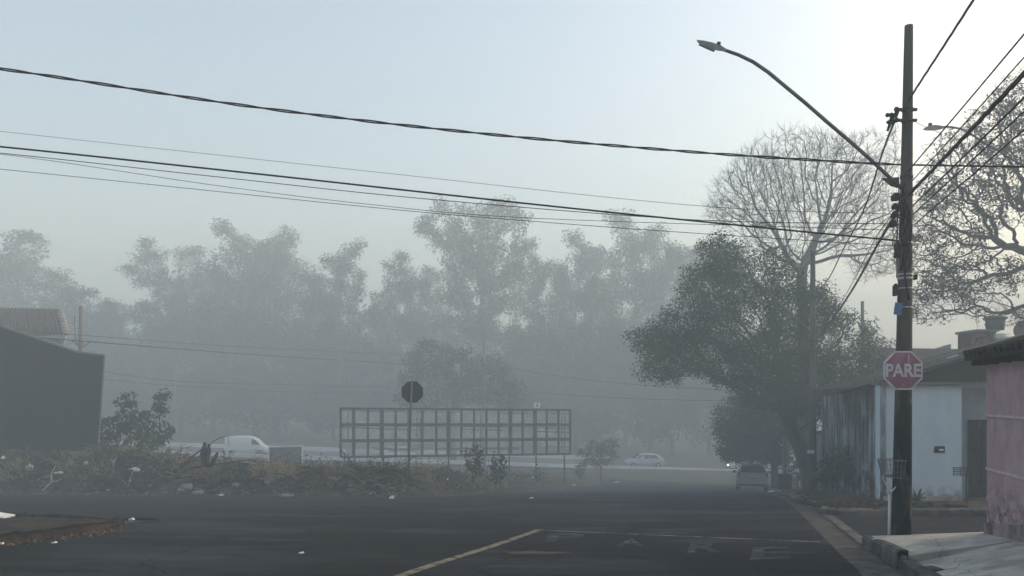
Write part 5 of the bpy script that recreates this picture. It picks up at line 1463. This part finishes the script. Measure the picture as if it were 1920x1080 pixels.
def stones(n, sd0, sd1, a, b, s0_, s1_):
    mb = MB()
    for _ in range(n):
        p = lot_pt(sd0, sd1, a, b)
        if p is None: continue
        mb.sphere(p, rng.uniform(s0_, s1_), 6, 4, (rng.uniform(.7, 1.5), rng.uniform(.7, 1.2), rng.uniform(.4, .8)), .25, rng)
    return mb
tag(stones(900, -.1, 2.2, -120, 760, .02, .10).build('rubble', 'rubble'), kind='stuff')
tag(stones(300, -.1, 2.5, 740, 1130, .02, .10).build('rubble', 'rubble'), kind='stuff')
tag(stones(420, .1, 1.9, -120, 760, .05, .17).build('dark_rubble', 'lot'), kind='stuff')
# withered plants lying in the heap
mb = MB()
for _ in range(900):
    p = lot_pt(.4, 3.0, -120, 760)
    if p is None or nz(p.x * .8, p.y * .8, 12) < .0: continue
    for k in range(5): leaf_quad(mb, p + Vector((rng.gauss(0, .12), rng.gauss(0, .12), rng.uniform(0, .14))), rng.uniform(.08, .2), rng.uniform(.02, .06), rng, .3)
tag(mb.build('withered_leaves', 'leaf_brown'), kind='stuff')
# leaf litter along the near-left kerb
mb = MB()
for _ in range(260):
    t = rng.random(); a = Vector((-6.45, 13.0)).lerp(Vector((-7.6, 9.9)), t ** .8); x = a.x + abs(rng.gauss(0, .16)) - .02; y = a.y + rng.gauss(0, .1)
    leaf_quad(mb, Vector((x, y, g(y) + .02)), rng.uniform(.03, .08), rng.uniform(.02, .05), rng, .1)
tag(mb.build('leaf_litter', 'leaflitter'), kind='stuff')
# rubble by the blue house corner
mb = MB()
for _ in range(190):
    x = rng.uniform(kerb_x(17) - .1, 9.2); y = 16.0 + abs(rng.gauss(0, 1.0)); r = rng.uniform(.015, .09)
    mb.sphere((x, y, g(y) + .13 + r * .2), r, 6, 4, (rng.uniform(.8, 1.6), 1, rng.uniform(.4, .8)), .25, rng)
tag(mb.build('rubble', 'redearth'), kind='stuff')
mb = MB()
for _ in range(140):
    y = rng.uniform(18, 44); x = kerb_x(y) + abs(rng.gauss(0, .5)) - .25; r = rng.uniform(.02, .09)
    mb.sphere((x, y, g(y) + (.13 if x > kerb_x(y) else .02)), r, 6, 4, (1.3, 1, .5), .25, rng)
tag(mb.build('rubble', 'redearth'), kind='stuff')

# branches one can tell apart
def branch(name, pxs, r0, mat, label, forks=(), d=None, cat='branch'):
    base = hit(*pxs[0]) if d is None else P(pxs[0][0], pxs[0][1], d)
    dd = base.y
    def L3(seq, off=0.0): return [P(x, y, dd - .03 * i + off) for i, (x, y) in enumerate(seq)]
    mb = MB(); n = len(pxs); mb.tube(L3(pxs), [r0 * (1 - .6 * i / (n - 1)) for i in range(n)], 6)
    for f_ in forks: mb.tube(L3(f_, -.02), [r0 * .7 * (1 - .6 * i / max(1, len(f_) - 1)) for i in range(len(f_))], 5)
    return single(mb, name, mat, label, cat, smooth=True, loc=tuple(base), group='dead branches in the debris')
branch('dead_branch', [(80, 921), (90, 910), (97, 903), (96, 890), (104, 873)], .035, 'twig_pale', 'pale forked branch standing at the road edge, farthest left in the debris', [[(97, 903), (107, 902), (116, 897)]])
branch('dead_branch', [(386, 880), (385, 860), (383, 845), (384, 830)], .16, 'twig_dark', 'thick dark stump upright among the branches left of the van', [[(386, 862), (392, 848), (391, 832)], [(392, 878), (402, 862), (408, 848)], [(384, 868), (379, 850), (381, 838)]], cat='stump')
branch('dead_branch', [(325, 888), (345, 872), (362, 855), (384, 838)], .05, 'twig_dark', 'dark branch slanting up to the stump from the left', [[(345, 872), (365, 862), (380, 852)]])
branch('dead_branch', [(318, 884), (350, 880), (390, 872), (440, 866), (480, 872), (500, 882)], .045, 'twig_dark', 'long dark branch arching low from the stump to the right', [[(430, 866), (470, 862), (505, 876)]])
branch('dead_branch', [(382, 850), (400, 828), (410, 822), (428, 817), (429, 836)], .016, 'twig_dark', 'thin arching dry stalk hanging before the van')
branch('dead_branch', [(212, 878), (214, 865), (218, 858)], .03, 'twig_pale', 'short pale stick upright in the debris right of the dark wall', [[(213, 868), (208, 860)]])
branch('dead_branch', [(240, 912), (244, 898), (248, 886), (256, 880)], .022, 'twig_pale', 'pale thin stick below the broad leaved shrub', [[(242, 904), (252, 896)], [(236, 908), (228, 898)]])
branch('dead_branch', [(340, 890), (380, 893), (412, 897)], .03, 'twig', 'brown branch lying level in front of the stump')
branch('dead_branch', [(452, 906), (468, 915), (478, 922)], .022, 'twig', 'brown stick leaning down to the road in the debris below the van')
branch('dead_branch', [(700, 892), (722, 877), (726, 870)], .03, 'twig_dark', 'black forked branch left of the black sign post', [[(712, 884), (735, 880), (757, 884)], [(722, 877), (745, 872), (752, 858)]])
branch('dead_branch', [(868, 882), (860, 860), (852, 848)], .03, 'twig_pale', 'pale leaning stick left of the withered weed bush', [[(862, 868), (872, 858)]])
branch('dead_branch', [(960, 888), (966, 868), (966, 858)], .022, 'twig', 'upright brown stick right of the weed bushes')
branch('dead_branch', [(44, 862), (46, 845), (49, 830)], .05, 'twig_dark', 'charred black stake before the dark grey wall')
branch('dead_branch', [(30, 874), (60, 876), (100, 870)], .02, 'twig_pale', 'pale stick lying on top of the heap at the far left')
branch('dead_branch', [(82, 872), (92, 862), (99, 852)], .018, 'twig_dark', 'thin dark twig leaning right before the dark grey wall')
branch('dead_branch', [(72, 899), (84, 895), (95, 891)], .022, 'twig_pale', 'short pale stick crossing the forked branch at the far left')
# round grassy clump right of the sign post
p = hit(786, 900, 20)
mb = MB()
for _ in range(260):
    q = p + Vector((rng.gauss(0, .22), rng.gauss(0, .15), -.05)); h = rng.uniform(.3, .62); l = Vector((rng.gauss(0, .2), rng.gauss(0, .2), 1)) * h; s = Vector((.014, 0, 0))
    mb.add([q - s, q + s, q + l], [(0, 1, 2)])
single(mb, 'grass_clump', 'drygrass', 'tall dry grass clump right of the black sign post', 'grass clump', loc=tuple(p))

# broken concrete and white scraps
def chunk(px, py, wpx, label, mat='chunk', name='concrete_chunk', cat='rubble', group='broken concrete lumps in the debris', flat=.6):
    p = hit(px, py + 4); r = wpx / 2 / F * p.y
    mb = MB().sphere(p + Vector((0, -.02, r * .3)), r, 7, 5, (1, .7, flat), .22, rng)
    return single(mb, name, mat, label, cat, group, loc=tuple(p))
chunk(352, 913, 24, 'largest pale concrete lump near the road edge below the stump')
chunk(340, 918, 16, 'smaller concrete lump touching the largest one on its left')
chunk(372, 923, 22, 'flat concrete lump right of the largest one', flat=.35)
chunk(442, 908, 16, 'grey concrete lump below the dry grass in front of the van')
chunk(505, 905, 22, 'wide grey lump in the heap below the grey framed board', flat=.5)
chunk(538, 928, 24, 'long pale lump at the road edge below the grey framed board', flat=.3)
chunk(706, 914, 26, 'brownish lump in the heap left of the black sign post', 'rubble')
chunk(660, 922, 26, 'dark brown lump at the road edge left of the sign post', 'rubble')
def scrap(px, py, wpx, hpx, label, d=None, rz=0.0):
    p = hit(px, py + hpx / 2) if d is None else P(px, py, d)
    w_ = wpx / F * p.y; h_ = hpx / F * p.y; mb = MB()
    k = [(-.5, 0, 0), (-.2, .05, .15), (.15, -.03, .05), (.5, .03, .1), (.42, 0, .8), (.1, .08, 1.0), (-.25, .02, .75), (-.52, .06, .55)]
    f1 = [p + Vector((a * w_ * rng.uniform(.85, 1.1), b * w_ - .05, c * h_ + .01)) for a, b, c in k]
    mb.prism(f1, [q + Vector((0, .04 + .3 * w_, -.15 * h_)) for q in f1])
    return single(mb, 'plastic_scrap', 'scrap', label, 'litter', 'white litter scraps', loc=tuple(p))
for (px, py, w_, h_, lab) in ((6, 861, 6, 7, 'small white scrap at the far left edge of the heap top'), (55, 876, 13, 13, 'round white scrap on a stick, biggest at the left of the heap'), (112, 886, 18, 5, 'flat white scrap above the pale forked branch'),
        (136, 867, 7, 6, 'small white scrap on the heap top under the dark wall, left of three'), (147, 872, 6, 5, 'small white scrap on the heap top, middle of three by the dark wall'), (162, 868, 7, 7, 'small white scrap on the heap top, right of three by the dark wall'),
        (252, 880, 20, 8, 'folded white scrap under the broad leaved shrub'), (205, 920, 13, 4, 'flat white scrap at the road edge below the dark wall corner'), (485, 877, 7, 6, 'white scrap in the dry grass below the van'),
        (549, 884, 6, 8, 'upright white scrap at the right side of the dry grass'), (415, 928, 8, 4, 'tiny white scrap at the road edge below the van'), (735, 932, 9, 7, 'white scrap at the road corner left of the sign post'),
        (695, 927, 6, 4, 'tiny white scrap at the road edge before the sign post'), (932, 899, 8, 5, 'white scrap on the bare earth right of the sign'), (1076, 909, 6, 3, 'tiny white scrap near the sapling at the lot corner'), (838, 898, 6, 4, 'tiny white scrap under the middle of the billboard frame'), (1000, 895, 6, 4, 'tiny pale scrap near the right half of the billboard frame')):
    scrap(px, py, w_, h_, lab)
for (px, py, w_, h_, lab) in ((1565, 962, 22, 8, 'crumpled white bag on the side street by the kerb'), (1157, 906, 12, 4, 'flat white scrap on the road right of the sapling'), (997, 935, 8, 2.5, 'tiny white speck of litter in the middle of the road'),
        (247, 976, 9, 5, 'white scrap at the tip of the bare earth corner'), (103, 1019, 8, 3, 'white scrap on the asphalt below the bare earth corner'), (566, 1038, 9, 2.5, 'small pale scrap on the asphalt left of the yellow line'), (1447, 923, 12, 3, 'pale scrap by the kerb right of the parked hatchback'), (5, 1021, 6, 4, 'tiny pale scrap on the asphalt at the left edge')):
    a = on_road(px, py + h_ / 2); scrap(px, py, w_, h_, lab, a.y)
# board lying on the corner verge
p = P(2, 966, 13.6); single(MB().box(p, (.30, .3, .025), .2, Matrix.Rotation(R(9), 3, 'Y')).box(p + Vector((0, 0, -.03)), (.26, .24, .03), .2), 'board', 'scrap', 'pale board lying on the bare earth corner at the left edge', 'board', loc=tuple(p))

for o in list(bpy.data.objects):
    if '_o' in o.keys(): del o['_o']
